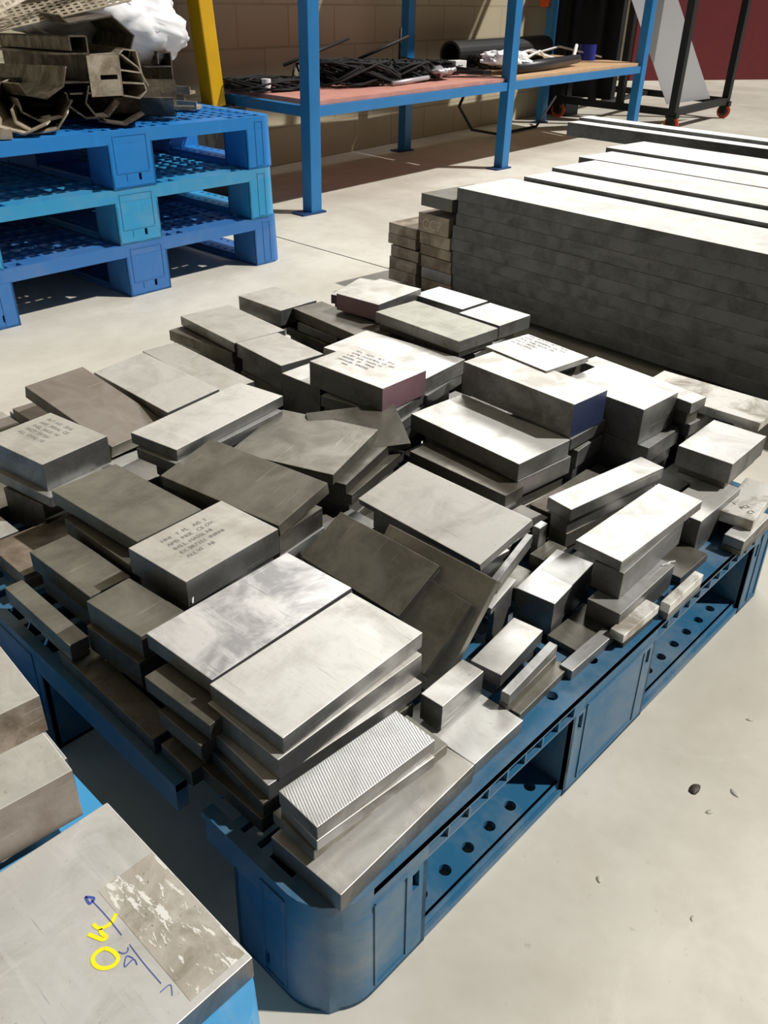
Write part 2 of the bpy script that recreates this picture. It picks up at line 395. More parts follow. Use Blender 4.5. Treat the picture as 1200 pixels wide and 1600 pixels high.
def make_pallet(loc, rz, mat, label, group=None, gap=False):
    t = empty('plastic_pallet', loc, (0, 0, rz), label=label, cat='pallet', group=group)
    obj('deck', make_deck(gap), mat, t, smooth=.6); obj('rim', make_rim(gap), mat, t, smooth=.6)
    for ix in range(3):
        for iy in range(3): obj('foot', make_foot(FX[ix], FY[iy], ix, iy), mat, t, smooth=.6)
    for iy in range(3):
        for bay in range(2): obj('runner', make_runner(iy, bay), mat, t, smooth=.6)
    return t
def copy_tree(o, parent=None):
    c = o.copy(); COL.objects.link(c)
    if parent: c.parent = parent
    for ch in [x for x in list(bpy.data.objects) if x.parent == o]: copy_tree(ch, c)
    return c
make_pallet((0, 0, 0), 0, 'pallet_teal', 'scuffed dark blue plastic pallet under the big pile of metal blocks, its left edge broken', gap=True)
rear = make_pallet((.6, 2.135, 0), 0, 'pallet_royal', 'royal blue plastic pallet, bottom one of the three stacked at the back left')
# long side faces the camera: turn by -90 degrees about its own corner
T0 = Matrix.Translation((0, 0, 0))
def place_rear(o, corner, yaw, z):
    a = math.radians(-90 + yaw); o.rotation_euler = (0, 0, a)
    p = Matrix.Rotation(a, 3, 'Z') @ Vector((PX, 0, 0)); o.location = (corner[0] - p.x, corner[1] - p.y, z)
place_rear(rear, (.605, 2.105), 1.8, 0)
for i, (mt, lab, dx, yw) in enumerate((('pallet_cyan', 'faded cyan blue plastic pallet, middle one of the three stacked at the back left', -.012, 1.6),
                             ('pallet_blue', 'bright blue plastic pallet, top of the rear stack, carrying scrap profiles', -.008, 1.9))):
    r = copy_tree(rear); r['label'] = lab; place_rear(r, (.605 + dx, 2.105 - dx * .4, ), yw, .1655 * (i + 1))
    for ch in [x for x in bpy.data.objects if x.parent == r]:
        ch.data = ch.data.copy(); ch.data.materials[0] = MATS[mt]
fl = copy_tree(rear); fl['label'] = 'light blue plastic pallet cut off at the bottom left, under the plate marked OK'
fl.rotation_euler = (0, 0, 0); fl.location = (-.064 - PX, -.016, 0)
for ch in [x for x in bpy.data.objects if x.parent == fl]: ch.data = ch.data.copy(); ch.data.materials[0] = MATS['pallet_sky']

# ------------------------------------------------------------------ metal blocks
def stamp(parent, lines_, x, y, rz, size, mat='ink', gap=1.35, z=.0004, M=None, name='stamped_text'):
    cu = bpy.data.curves.new('text', 'FONT'); cu.body = '\n'.join(lines_); cu.size = size; cu.space_line = gap; cu.extrude = 0
    to = bpy.data.objects.new('text', cu); COL.objects.link(to); bpy.context.view_layer.update()
    me = bpy.data.meshes.new_from_object(to.evaluated_get(bpy.context.evaluated_depsgraph_get()))
    bpy.data.objects.remove(to)
    o = bpy.data.objects.new(name, me); COL.objects.link(o); me.materials.clear(); me.materials.append(MATS[mat]); o.parent = parent
    if M is not None: o.matrix_local = M
    else: o.location = (x, y, z); o.rotation_euler = (0, 0, rz)
    return o
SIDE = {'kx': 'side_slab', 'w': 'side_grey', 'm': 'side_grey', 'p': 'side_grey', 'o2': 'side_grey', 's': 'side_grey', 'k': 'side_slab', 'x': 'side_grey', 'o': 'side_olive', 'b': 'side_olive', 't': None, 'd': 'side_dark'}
def block(name, p, mat, label, cat, group=None, bevel=.0009, faces=None):
    x, y, zt, yaw, L, W, H = p[:7]; tp, tr = (p[7], p[8]) if len(p) > 7 else (0, 0)
    bm = bmesh.new(); box(bm, -L / 2, L / 2, -W / 2, W / 2, -H, 0)
    o = obj(name, bm, mat, bevel=bevel)
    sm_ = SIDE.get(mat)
    if sm_:                                            # rolled tops, sawn sides; side colours also darkened to deepen their shade
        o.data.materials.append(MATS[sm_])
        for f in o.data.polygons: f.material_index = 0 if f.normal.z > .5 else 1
    o.location = (x, y, zt); o.rotation_euler = (math.radians(tr), math.radians(tp), math.radians(yaw))
    if faces:
        for nrm, m2 in faces.items():
            o.data.materials.append(MATS[m2]); k = len(o.data.materials) - 1
            for f in o.data.polygons:
                if (f.normal - Vector(nrm)).length < .1: f.material_index = k
    return tag(o, label, cat, group)
TABLE = '''
T1|[0.1185,0.0535,0.1897,2.2,0.198,0.09,0.0247]
T2|[0.2681,0.0664,0.1826,0.3,0.0881,0.1,0.0176]
S1|[0.103,0.0633,0.243,-2.9,0.1495,0.0543,0.0175]
P1|[0.1584,0.2861,0.272,2.9,0.2077,0.1084,0.021]
P2|[0.1574,0.1747,0.272,2.3,0.206,0.1064,0.0207]
P3|[0.1507,0.1705,0.251,0.6,0.2063,0.1069,0.0282]
P4|[0.1429,0.1617,0.224,-2.9,0.2079,0.0977,0.0199]
E4|[0.0755,0.3963,0.262,5.2,0.0596,0.0983,0.0311]
F2|[0.1915,0.4179,0.29,4.5,0.1468,0.1053,0.0364]
E1|[0.1906,0.5989,0.268,3.8,0.1043,0.1918,0.0211]
E2|[0.0917,0.5568,0.232,2.1,0.0581,0.1412,0.0284]
E3|[0.0237,0.524,0.212,0.3,0.024,0.159,0.0176]
A1|[0.1944,0.8165,0.283,8.3,0.1143,0.1371,0.0443]
A2|[0.3303,0.9129,0.262,7.8,0.1162,0.218,0.0219,0.5,12.3]
A3|[0.4507,0.9217,0.268,-1.5,0.1051,0.2436,0.022,-6.3,-0.7]
A4|[0.5478,0.9323,0.266,-2.7,0.0732,0.2589,0.022]
A5|[0.3996,0.6852,0.3,9.6,0.2367,0.0946,0.0173]
B1|[0.7259,1.0551,0.275,-4.9,0.1214,0.2046,0.0199]
B2|[0.7019,0.8773,0.275,-5.4,0.0982,0.1501,0.0283]
B1u|[0.6795,1.0659,0.252,4.1,0.0609,0.1952,0.0219]
B3|[0.8681,1.0769,0.292,0.5,0.1034,0.1383,0.034]
B4|[0.8781,0.8815,0.29,-5.3,0.0778,0.245,0.0217]
B7|[0.6845,0.6239,0.318,1.5,0.111,0.1701,0.0447]
C2|[0.8009,0.6701,0.297,5.1,0.1265,0.2322,0.0274]
B9|[0.4787,0.5538,0.274,20.4,0.1637,0.1726,0.017]
F1|[0.3176,0.5048,0.288,7.8,0.1021,0.2212,0.018,-10.2,-0.7]
G1|[0.457,0.2656,0.285,-5.0,0.0973,0.2323,0.0106,-15.8,-4.0]
H|[0.5244,0.1201,0.2177,6.5,0.114,0.0548,0.0527]
H2|[0.6551,0.0773,0.265,-1.0,0.2154,0.0681,0.0144]
H3|[0.6382,0.0649,0.247,1.9,0.1762,0.042,0.0406]
H1|[0.7194,0.1664,0.262,-8.7,0.209,0.0431,0.0193]
H5|[0.8486,0.0722,0.222,0.2,0.1372,0.06,0.0634]
H6|[0.9195,0.0265,0.21,6.5,0.1306,0.05,0.018]
Y1|[0.47,0.0313,0.1798,-0.3,0.099,0.0178,0.0148]
Y2|[0.5551,0.016,0.19,-1.4,0.0874,0.0197,0.013]
Y3|[0.6576,0.0019,0.19,0.1,0.0976,0.0132,0.014]
D1|[0.8213,0.3787,0.335,-3.9,0.0875,0.2286,0.0562]
C5|[0.7153,0.383,0.277,-4.0,0.124,0.2279,0.0282]
C5b|[0.8235,0.3244,0.277,-0.1,0.1037,0.12,0.02]
D2|[0.9295,0.2777,0.315,-2.9,0.1049,0.1551,0.0608]
D0|[0.9083,0.4327,0.338,-7.4,0.1094,0.1405,0.0097]
D3|[1.0096,0.281,0.305,-6.8,0.0433,0.228,0.0193]
D6|[0.9543,0.1001,0.27,1.2,0.1325,0.0879,0.0343]
M1|[0.9773,0.8756,0.33,5.1,0.1455,0.111,0.0342]
M2|[0.9367,0.6858,0.325,-2.6,0.112,0.2206,0.0218]
M3|[1.0843,0.7705,0.318,-1.0,0.0835,0.1349,0.025]
M4|[1.0676,0.6412,0.318,-1.8,0.0993,0.1044,0.0266]
X1|[0.3795,0.0901,0.205,6.4,0.1012,0.0408,0.0189]
X2|[0.3665,0.0484,0.205,5.1,0.11,0.0114,0.0152]
X3|[0.3756,0.0384,0.176,2.2,0.1077,0.0178,0.011]
X4|[0.2696,0.0851,0.222,2.2,0.0749,0.0296,0.0361]
G2|[0.3267,0.272,0.262,-0.2,0.0808,0.1698,0.0121,-27.9,0.5]
G3|[0.311,0.176,0.235,-3.1,0.097,0.1,0.013,-40.0,0.0]
G4|[0.3275,0.198,0.231,0.0,0.152,0.17,0.012,-50.0,0.0]
G5|[0.4227,0.1373,0.235,11.1,0.0715,0.0122,0.0094]
P5|[0.1322,0.1565,0.204,-4.1,0.2,0.0886,0.019]
R3|[0.0953,0.1683,0.185,1.0,0.14,0.0978,0.02]
Q1|[0.0913,0.2555,0.247,3.2,0.125,0.1049,0.02]
Q2|[0.0744,0.2415,0.222,1.2,0.106,0.071,0.02]
E5|[0.0732,0.3932,0.231,3.7,0.07,0.0994,0.036]
E6|[0.0731,0.3469,0.195,5.1,0.05,0.0961,0.03]
V1|[0.0258,0.3763,0.187,0.0,0.032,0.2,0.022]
V2|[0.0373,0.2391,0.186,-1.1,0.05,0.0546,0.021]
V3|[0.1211,0.6937,0.19,0.0,0.14,0.105,0.025]
S2|[0.1017,0.0611,0.2255,-4.4,0.1473,0.054,0.014]
S3|[0.1157,0.0692,0.211,-1.6,0.1804,0.058,0.014]
A1b|[0.189,0.7971,0.239,8.8,0.1174,0.1332,0.017]
A1c|[0.1866,0.7947,0.221,10.6,0.12,0.09,0.056]
A2b|[0.345,0.9813,0.22,7.0,0.11,0.2,0.02]
A2c|[0.2748,1.0248,0.225,-0.0,0.04,0.1,0.02]
A5b|[0.3915,0.6704,0.282,8.8,0.23,0.0855,0.017]
E1b|[0.1765,0.5723,0.243,0.9,0.1,0.1612,0.024]
D4|[1.0822,0.1859,0.282,1.3,0.1,0.2165,0.0154]
D5|[0.9337,0.2557,0.252,0.5,0.11,0.14,0.03]
D5b|[1.0329,0.2273,0.262,-4.3,0.0799,0.12,0.022]
B7u|[0.6852,0.6075,0.271,10.5,0.12,0.14,0.02]
B7v|[0.6889,0.6036,0.25,12.8,0.12,0.14,0.02]
C2u|[0.7948,0.6517,0.268,10.2,0.125,0.2,0.02]
C5u|[0.7214,0.3675,0.247,-5.6,0.1272,0.2,0.03]
C5v|[0.8306,0.3135,0.25,3.6,0.0837,0.1,0.03]
W1|[0.9781,0.6878,0.285,6.6,0.1155,0.2,0.025]
B5|[0.8918,0.9211,0.266,-2.0,0.1,0.1249,0.018]
B6|[0.8891,0.9484,0.247,-8.2,0.1,0.151,0.02]
M0|[1.0491,0.9859,0.295,18.9,0.1445,0.1,0.02]
H8|[0.589,0.1911,0.235,1.0,0.0206,0.0116,0.06]
H7|[0.8743,0.0052,0.192,1.1,0.103,0.03,0.016]
G6|[0.4729,0.1569,0.255,13.9,0.1195,0.0094,0.012]
G1u|[0.6273,0.3579,0.245,-1.3,0.044,0.1908,0.02]
B9b|[0.5007,0.5418,0.255,17.5,0.1637,0.1726,0.017]
B9c|[0.5127,0.5338,0.237,14.6,0.1637,0.1726,0.017]
H4|[0.5999,0.0485,0.206,1.1,0.15,0.047,0.041]
B8|[0.574,0.537,0.268,-31.0,0.149,0.102,0.012,-1.6,15.3]
B7t|[0.69,0.737,0.272,1.1,0.12,0.1,0.1]
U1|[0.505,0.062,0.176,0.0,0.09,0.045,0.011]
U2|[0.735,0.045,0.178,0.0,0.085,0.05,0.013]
u:grey block buried under the block with the triangular pale top, first from the deck|[0.69,0.737,0.1715,0.5,0.108,0.088,0.0061]
u:grey block buried under the small upright block, first from the deck|[0.589,0.1911,0.1745,1.1,0.0206,0.0116,0.0091]
u:grey block buried under the thin strip at the far right rim, first from the deck|[0.8743,0.0052,0.1755,0.8,0.103,0.03,0.0101]
u:grey block buried under the farthest rim bar, first from the deck|[0.6576,0.0019,0.1755,0.3,0.0976,0.0132,0.0101]
u:grey block buried under the middle rim bar, first from the deck|[0.5551,0.016,0.1765,-1.1,0.0743,0.0168,0.0111]
u:grey block buried under the step block, first from the deck|[0.3795,0.0901,0.1856,5.4,0.0892,0.0288,0.0202]
u:grey block buried under the narrow bar by the step block, first from the deck|[0.3665,0.0484,0.1893,4.0,0.11,0.0114,0.0129]
u:grey block buried under the block with black characters, first from the deck|[0.9187,0.0333,0.1915,7.3,0.0652,0.0209,0.0261]
u:grey block buried under the lowest olive block at the left, first from the deck|[0.0237,0.524,0.1939,-0.3,0.024,0.159,0.0065]
u:grey block buried under the tilted brown-grey block, first from the deck|[0.345,0.9813,0.1995,6.4,0.098,0.188,0.0341]
u:grey block buried under the dark plate left of the front pair, first from the deck|[0.0744,0.2415,0.2015,2.3,0.094,0.059,0.0151]
u:grey block buried under the shaded olive block at the left, first from the deck|[0.0917,0.5568,0.2031,2.0,0.0461,0.1292,0.0377]
u:grey block buried under the small far left block end, first from the deck|[0.2727,1.0182,0.2045,0.8,0.0196,0.0616,0.0391]
u:grey block buried under the wide bright centre right plate, first from the deck|[0.7223,0.3654,0.1908,-5.6,0.1152,0.188,0.0253]
u:grey block buried under the wide bright centre right plate, second from the deck|[0.7214,0.3675,0.2165,-5.3,0.1152,0.188,0.0253]
u:grey block buried under the scratched olive plate, first from the deck|[0.1765,0.5723,0.2185,1.8,0.088,0.1492,0.0281]
u:grey block buried under the lower bright ledge plate, first from the deck|[0.832,0.3145,0.1923,3.6,0.0717,0.088,0.0268]
u:grey block buried under the lower bright ledge plate, second from the deck|[0.8306,0.3135,0.2195,2.6,0.0717,0.088,0.0268]
u:grey block buried under the three turned olive slabs, first from the deck|[0.5133,0.5326,0.1923,15.2,0.1517,0.1606,0.0269]
u:grey block buried under the three turned olive slabs, second from the deck|[0.5127,0.5338,0.2195,13.6,0.1517,0.1606,0.0269]
u:grey block buried under the ledge under the square block, first from the deck|[0.9335,0.257,0.1933,1.4,0.098,0.128,0.0278]
u:grey block buried under the ledge under the square block, second from the deck|[0.9337,0.2557,0.2215,1.4,0.098,0.128,0.0278]
u:grey block buried under the ledge behind the sloping bright plate, first from the deck|[0.6299,0.3572,0.1948,-0.8,0.032,0.1788,0.0293]
u:grey block buried under the ledge behind the sloping bright plate, second from the deck|[0.6273,0.3579,0.2245,-0.6,0.032,0.1788,0.0293]
u:grey block buried under the thin bright strip by the fanned slabs, first from the deck|[0.4306,0.1406,0.195,11.0,0.0501,0.0085,0.0296]
u:grey block buried under the thin bright strip by the fanned slabs, second from the deck|[0.428,0.1383,0.2251,10.2,0.0501,0.0085,0.0296]
u:grey block buried under the long olive grey slab, first from the deck|[0.8874,0.9512,0.1958,-9.0,0.088,0.139,0.0303]
u:grey block buried under the long olive grey slab, second from the deck|[0.8891,0.9484,0.2265,-8.3,0.088,0.139,0.0303]
u:grey block buried under the purplish stamped block, first from the deck|[0.6877,0.6037,0.1973,13.1,0.108,0.128,0.0319]
u:grey block buried under the purplish stamped block, second from the deck|[0.6889,0.6036,0.2295,12.6,0.108,0.128,0.0319]
u:grey block buried under the back edge plate, first from the deck|[0.68,1.0664,0.1973,3.8,0.0489,0.1832,0.0319]
u:grey block buried under the back edge plate, second from the deck|[0.6795,1.0659,0.2296,5.1,0.0489,0.1832,0.0319]
u:grey block buried under the bright block beyond the ledges, first from the deck|[0.9543,0.1001,0.2352,1.6,0.1205,0.0759,0.0128]
u:grey block buried under the right ledge block, first from the deck|[1.0351,0.2302,0.2023,-3.3,0.0679,0.108,0.0369]
u:grey block buried under the right ledge block, second from the deck|[1.0329,0.2273,0.2395,-3.9,0.0679,0.108,0.0369]
u:grey block buried under the bright striped plate, first from the deck|[0.7216,0.1692,0.1907,-9.5,0.197,0.0311,0.0253]
u:grey block buried under the bright striped plate, second from the deck|[0.7198,0.1677,0.2165,-7.8,0.197,0.0311,0.0253]
u:grey block buried under the bright striped plate, third from the deck|[0.7194,0.1664,0.2422,-9.4,0.197,0.0311,0.0253]
u:grey block buried under the thin bar by the sloping bright plate, first from the deck|[0.4729,0.1569,0.2425,14.7,0.1195,0.0094,0.0071]
u:grey block buried under the grey plate at the back left, first from the deck|[0.5466,0.9297,0.1912,-2.5,0.0612,0.2469,0.0258]
u:grey block buried under the grey plate at the back left, second from the deck|[0.5508,0.9298,0.2173,-1.9,0.0612,0.2469,0.0258]
u:grey block buried under the grey plate at the back left, third from the deck|[0.5478,0.9323,0.2435,-2.0,0.0612,0.2469,0.0258]
u:grey block buried under the pale plate with the long scratch, first from the deck|[0.4507,0.9217,0.2384,-1.7,0.0931,0.2316,0.018]
u:grey block buried under the plate before the chipped back plate, first from the deck|[0.7007,0.8789,0.1921,-6.2,0.0862,0.1381,0.0267]
u:grey block buried under the plate before the chipped back plate, second from the deck|[0.6992,0.878,0.2191,-4.5,0.0862,0.1381,0.0267]
u:grey block buried under the plate before the chipped back plate, third from the deck|[0.7019,0.8773,0.2462,-6.4,0.0862,0.1381,0.0267]
u:grey block buried under the bright plate behind the purplish block, first from the deck|[0.7978,0.6317,0.1925,10.7,0.0791,0.1316,0.0271]
u:grey block buried under the bright plate behind the purplish block, second from the deck|[0.7988,0.6324,0.22,11.3,0.0791,0.1316,0.0271]
u:grey block buried under the bright plate behind the purplish block, third from the deck|[0.7988,0.6294,0.2475,9.7,0.0791,0.1316,0.0271]
u:grey block buried under the thick stamped block at front left, first from the deck|[0.1921,0.4151,0.1944,3.5,0.1348,0.0933,0.029]
u:grey block buried under the thick stamped block at front left, second from the deck|[0.191,0.4185,0.2238,3.8,0.1348,0.0933,0.029]
u:grey block buried under the thick stamped block at front left, third from the deck|[0.1915,0.4179,0.2531,3.7,0.1348,0.0933,0.029]
u:grey block buried under the thick grey back block, first from the deck|[0.8681,1.0769,0.2575,-0.5,0.0914,0.1263,0.0101]
u:grey block buried under the white plate under the back plate, first from the deck|[0.977,0.6906,0.1965,7.4,0.1035,0.188,0.0311]
u:grey block buried under the white plate under the back plate, second from the deck|[0.9774,0.6876,0.228,7.5,0.1035,0.188,0.0311]
u:grey block buried under the white plate under the back plate, third from the deck|[0.9781,0.6878,0.2595,6.6,0.1035,0.188,0.0311]
u:grey block buried under the long bright plate, first from the deck|[0.3921,0.6707,0.1982,9.1,0.1853,0.0625,0.0328]
u:grey block buried under the long bright plate, second from the deck|[0.3941,0.6704,0.2313,9.1,0.1853,0.0625,0.0328]
u:grey block buried under the long bright plate, third from the deck|[0.3915,0.6704,0.2645,8.6,0.1853,0.0625,0.0328]
u:grey block buried under the long stained plate, first from the deck|[1.0965,0.1851,0.1987,1.8,0.0484,0.1124,0.0333]
u:grey block buried under the long stained plate, second from the deck|[1.0982,0.1865,0.2324,2.4,0.0484,0.1124,0.0333]
u:grey block buried under the long stained plate, third from the deck|[1.0981,0.1862,0.2661,0.2,0.0484,0.1124,0.0333]
u:grey block buried under the sloping olive slab, first from the deck|[0.3181,0.5019,0.1965,7.6,0.0901,0.2092,0.0311]
u:grey block buried under the sloping olive slab, second from the deck|[0.3184,0.5021,0.2279,8.0,0.0901,0.2092,0.0311]
u:grey block buried under the sloping olive slab, third from the deck|[0.3176,0.5048,0.2594,8.1,0.0901,0.2092,0.0311]
u:grey block buried under the large sloping bright plate, first from the deck|[0.4581,0.2647,0.1944,-5.1,0.0725,0.1872,0.029]
u:grey block buried under the large sloping bright plate, second from the deck|[0.4584,0.2627,0.2239,-4.5,0.0725,0.1872,0.029]
u:grey block buried under the large sloping bright plate, third from the deck|[0.457,0.2656,0.2533,-6.0,0.0725,0.1872,0.029]
u:grey block buried under the low plate behind the reddish block, first from the deck|[1.0519,0.9844,0.1924,19.3,0.1325,0.088,0.027]
u:grey block buried under the low plate behind the reddish block, second from the deck|[1.0497,0.9848,0.2198,18.8,0.1325,0.088,0.027]
u:grey block buried under the low plate behind the reddish block, third from the deck|[1.048,0.9851,0.2471,18.5,0.1325,0.088,0.027]
u:grey block buried under the low plate behind the reddish block, fourth from the deck|[1.0491,0.9859,0.2745,19.1,0.1325,0.088,0.027]
u:grey block buried under the long white plate, first from the deck|[1.0096,0.281,0.2852,-7.3,0.0313,0.216,0.0228]
u:grey block buried under the right back plate by the slabs, first from the deck|[1.076,0.6451,0.1965,-2.0,0.0611,0.0647,0.0311]
u:grey block buried under the right back plate by the slabs, second from the deck|[1.0758,0.6468,0.228,-1.6,0.0611,0.0647,0.0311]
u:grey block buried under the right back plate by the slabs, third from the deck|[1.0762,0.6464,0.2595,-2.4,0.0611,0.0647,0.0311]
u:grey block buried under the right back plate by the slabs, fourth from the deck|[1.0744,0.6479,0.2909,-2.5,0.0611,0.0647,0.0311]
u:grey block buried under the left back plate by the slabs, first from the deck|[1.0855,0.7681,0.1969,-1.1,0.0715,0.1229,0.0315]
u:grey block buried under the left back plate by the slabs, second from the deck|[1.0833,0.7725,0.2288,-1.4,0.0715,0.1229,0.0315]
u:grey block buried under the left back plate by the slabs, third from the deck|[1.0864,0.7685,0.2606,-1.1,0.0715,0.1229,0.0315]
u:grey block buried under the left back plate by the slabs, fourth from the deck|[1.0843,0.7705,0.2925,-1.4,0.0715,0.1229,0.0315]
u:grey block buried under the reddish-sided back block, first from the deck|[0.9778,0.8697,0.2953,5.4,0.1135,0.0842,0.0289]
u:grey block buried under the long plate at the back, first from the deck|[0.9367,0.6858,0.3027,-1.7,0.1,0.2086,0.0123]
u:grey block buried under the thin stamped plate, first from the deck|[0.9102,0.4299,0.3024,-7.5,0.0828,0.1093,0.025]
u:grey block buried under the thin stamped plate, second from the deck|[0.9119,0.4322,0.3278,-7.3,0.0828,0.1093,0.025]
u:flat grey block left of the leftmost thick block|[0.09,0.885,0.185,1.6,0.14,0.1,0.02]
u:flat grey block left of the small far left block end|[0.09,0.985,0.185,1.2,0.14,0.1,0.02]
u:flat grey block left of the small far left block end, second along|[0.09,1.085,0.203,1.4,0.14,0.1,0.038]
u:flat grey block right of the scratched olive plate|[0.19,0.525,0.185,0.3,0.14,0.1,0.02]
u:flat grey block left of the long bright plate|[0.33,0.765,0.21,-0.3,0.14,0.1,0.045]
u:flat grey block behind the tilted brown-grey block|[0.47,1.105,0.21,0.5,0.14,0.1,0.045]
u:flat grey block right of the chipped back edge plate|[0.79,1.085,0.203,1.3,0.14,0.1,0.038]
u:flat grey block left of the thin stamped plate|[0.83,0.505,0.185,-1.3,0.14,0.1,0.02]
u:flat grey block left of the bright plate behind the purplish block|[0.83,0.765,0.21,1.5,0.14,0.1,0.045]
u:flat grey block behind the scuffed plate of the front pair|[0.175,0.275,0.185,1.1,0.11,0.08,0.02]
u:flat grey block left of the leftmost thick block, second along|[0.215,0.895,0.185,0.9,0.11,0.08,0.02]
u:flat grey block left of the small far left block end, third along|[0.215,1.095,0.185,1.1,0.11,0.08,0.02]
u:flat grey block left of the three fanned slabs|[0.335,0.335,0.203,-1.1,0.11,0.08,0.038]
u:flat grey block left of the long bright plate, second along|[0.455,0.775,0.191,0.2,0.11,0.08,0.026]
u:flat grey block left of the pale plate with the long scratch|[0.455,0.975,0.197,0.5,0.11,0.08,0.032]
u:flat grey block left of the ledge behind the sloping bright plate|[0.535,0.395,0.185,-0.9,0.11,0.08,0.02]
u:flat grey block left of the small upright block|[0.555,0.255,0.203,1.7,0.11,0.08,0.038]
u:flat grey block left of the purplish stamped block|[0.555,0.675,0.185,0.2,0.11,0.08,0.02]
u:flat grey block left of the block with the triangular pale top|[0.575,0.755,0.191,0.7,0.11,0.08,0.026]
u:flat grey block left of the back edge plate|[0.595,1.095,0.191,1.6,0.11,0.08,0.026]
u:flat grey block left of the large white thin plate|[0.655,0.115,0.185,0.2,0.11,0.08,0.02]
u:flat grey block right of the chipped back edge plate, second along|[0.775,0.995,0.185,1.2,0.11,0.08,0.02]
u:flat grey block right of the thick grey back block|[0.915,1.075,0.185,1.2,0.11,0.08,0.02]
u:flat grey block right of the thin stamped plate|[0.935,0.375,0.197,0.2,0.11,0.08,0.032]
u:flat grey block left of the brown-shaded slab at the left|[0.06,0.785,0.187,0.6,0.08,0.06,0.022]
u:flat grey block left of the scratched olive plate|[0.16,0.605,0.185,-0.3,0.08,0.06,0.02]
u:flat grey block in front of the small far left block end|[0.2,0.965,0.185,0.7,0.08,0.06,0.02]
u:flat grey block left of the small far left block end, fourth along|[0.22,1.025,0.203,1.1,0.08,0.06,0.038]
u:flat grey block behind the scratched olive plate|[0.24,0.645,0.185,-1.6,0.08,0.06,0.02]
u:flat grey block right of the tilted brown-grey block|[0.32,0.845,0.185,0.1,0.08,0.06,0.02]
u:flat grey block left of the small far left block end, fifth along|[0.32,1.125,0.185,0.8,0.08,0.06,0.02]
u:flat grey block in front of the pale plate with the long scratch|[0.4,0.845,0.197,-1.3,0.08,0.06,0.032]
u:flat grey block right of the sloping olive slab|[0.42,0.405,0.21,0.3,0.08,0.06,0.045]
u:flat grey block in front of the pale plate with the long scratch, second along|[0.46,0.905,0.191,-0.1,0.08,0.06,0.026]
u:flat grey block right of the grey plate at the back left|[0.62,0.925,0.185,-1.4,0.08,0.06,0.02]
u:flat grey block left of the bright striped plate|[0.7,0.225,0.21,-0.6,0.08,0.06,0.045]
u:flat grey block right of the purplish stamped block|[0.72,0.505,0.185,-1.4,0.08,0.06,0.02]
u:flat grey block behind the bright striped plate|[0.78,0.225,0.21,0.9,0.08,0.06,0.045]
u:flat grey block left of the long olive grey slab|[0.8,0.845,0.191,0.5,0.08,0.06,0.026]
u:flat grey block behind the navy-ended tall block|[0.84,0.405,0.203,-1.7,0.08,0.06,0.038]
u:flat grey block left of the tall block near the right edge|[0.86,0.145,0.21,-1.5,0.08,0.06,0.045]
u:flat grey block left of the long plate at the back|[0.88,0.665,0.203,0.6,0.08,0.06,0.038]
u:flat grey block left of the bright block beyond the ledges|[0.94,0.145,0.197,-0.6,0.08,0.06,0.032]
u:flat grey block behind the thin stamped plate|[0.94,0.445,0.21,1.0,0.08,0.06,0.045]
u:flat grey block left of the thin stamped plate, second along|[0.94,0.505,0.197,0.6,0.08,0.06,0.032]
u:flat grey block in front of the reddish-sided back block|[0.94,0.825,0.21,-1.0,0.08,0.06,0.045]
u:flat grey block left of the left front column|[0.085,0.44,0.185,-1.1,0.05,0.05,0.02]
u:flat grey block right of the left front column|[0.125,0.34,0.185,0.6,0.05,0.05,0.02]
u:flat grey block behind the scuffed plate of the front pair, second along|[0.185,0.34,0.21,0.5,0.05,0.05,0.045]
u:flat grey block right of the large plate of the front pair|[0.205,0.16,0.185,-0.5,0.05,0.05,0.02]
u:flat grey block right of the leftmost thick block|[0.225,0.7,0.185,-1.6,0.05,0.05,0.02]
u:flat grey block right of the small far left block end|[0.265,0.96,0.185,-1.1,0.05,0.05,0.02]
u:flat grey block behind the sloping olive slab|[0.385,0.56,0.185,-1.3,0.05,0.05,0.02]
u:flat grey block right of the sloping olive slab, second along|[0.405,0.46,0.203,1.6,0.05,0.05,0.038]
u:flat grey block right of the pale plate with the long scratch|[0.465,0.84,0.197,-1.1,0.05,0.05,0.032]
u:flat grey block behind the thin bar by the sloping bright plate|[0.525,0.18,0.185,1.5,0.05,0.05,0.02]
u:flat grey block left of the ledge behind the sloping bright plate, second along|[0.545,0.32,0.185,-0.1,0.05,0.05,0.02]
u:flat grey block left of the plate before the chipped back plate|[0.605,0.82,0.21,1.3,0.05,0.05,0.045]
u:flat grey block behind the grey plate at the back left|[0.625,0.98,0.203,0.2,0.05,0.05,0.038]
u:flat grey block right of the leaning central slab|[0.645,0.48,0.185,1.4,0.05,0.05,0.02]
u:flat grey block left of the tall right edge stack|[0.745,0.1,0.203,1.3,0.05,0.05,0.038]
u:flat grey block right of the plate before the chipped back plate|[0.785,0.9,0.203,1.4,0.05,0.05,0.038]
u:flat grey block left of the ledge under the square block|[0.845,0.2,0.203,-0.7,0.05,0.05,0.038]
u:flat grey block in front of the long olive grey slab|[0.865,0.84,0.185,1.5,0.05,0.05,0.02]
u:flat grey block right of the bright plate behind the purplish block|[0.885,0.58,0.21,0.2,0.05,0.05,0.045]
u:flat grey block left of the thick grey back block|[0.885,1.14,0.203,-0.1,0.05,0.05,0.038]
u:flat grey block right of the long plate at the back|[0.945,0.56,0.197,-1.6,0.05,0.05,0.032]
u:flat grey block in front of the reddish-sided back block, second along|[0.965,0.88,0.191,1.3,0.05,0.05,0.026]
u:small grey block left of the three fanned slabs, second along|[0.255,0.32,0.197,-0.8,0.03,0.05,0.032]
u:small grey block behind the small far left block end|[0.375,1.12,0.21,-0.5,0.03,0.05,0.045]
u:small grey block left of the leaning central slab|[0.595,0.6,0.191,0.1,0.03,0.05,0.026]
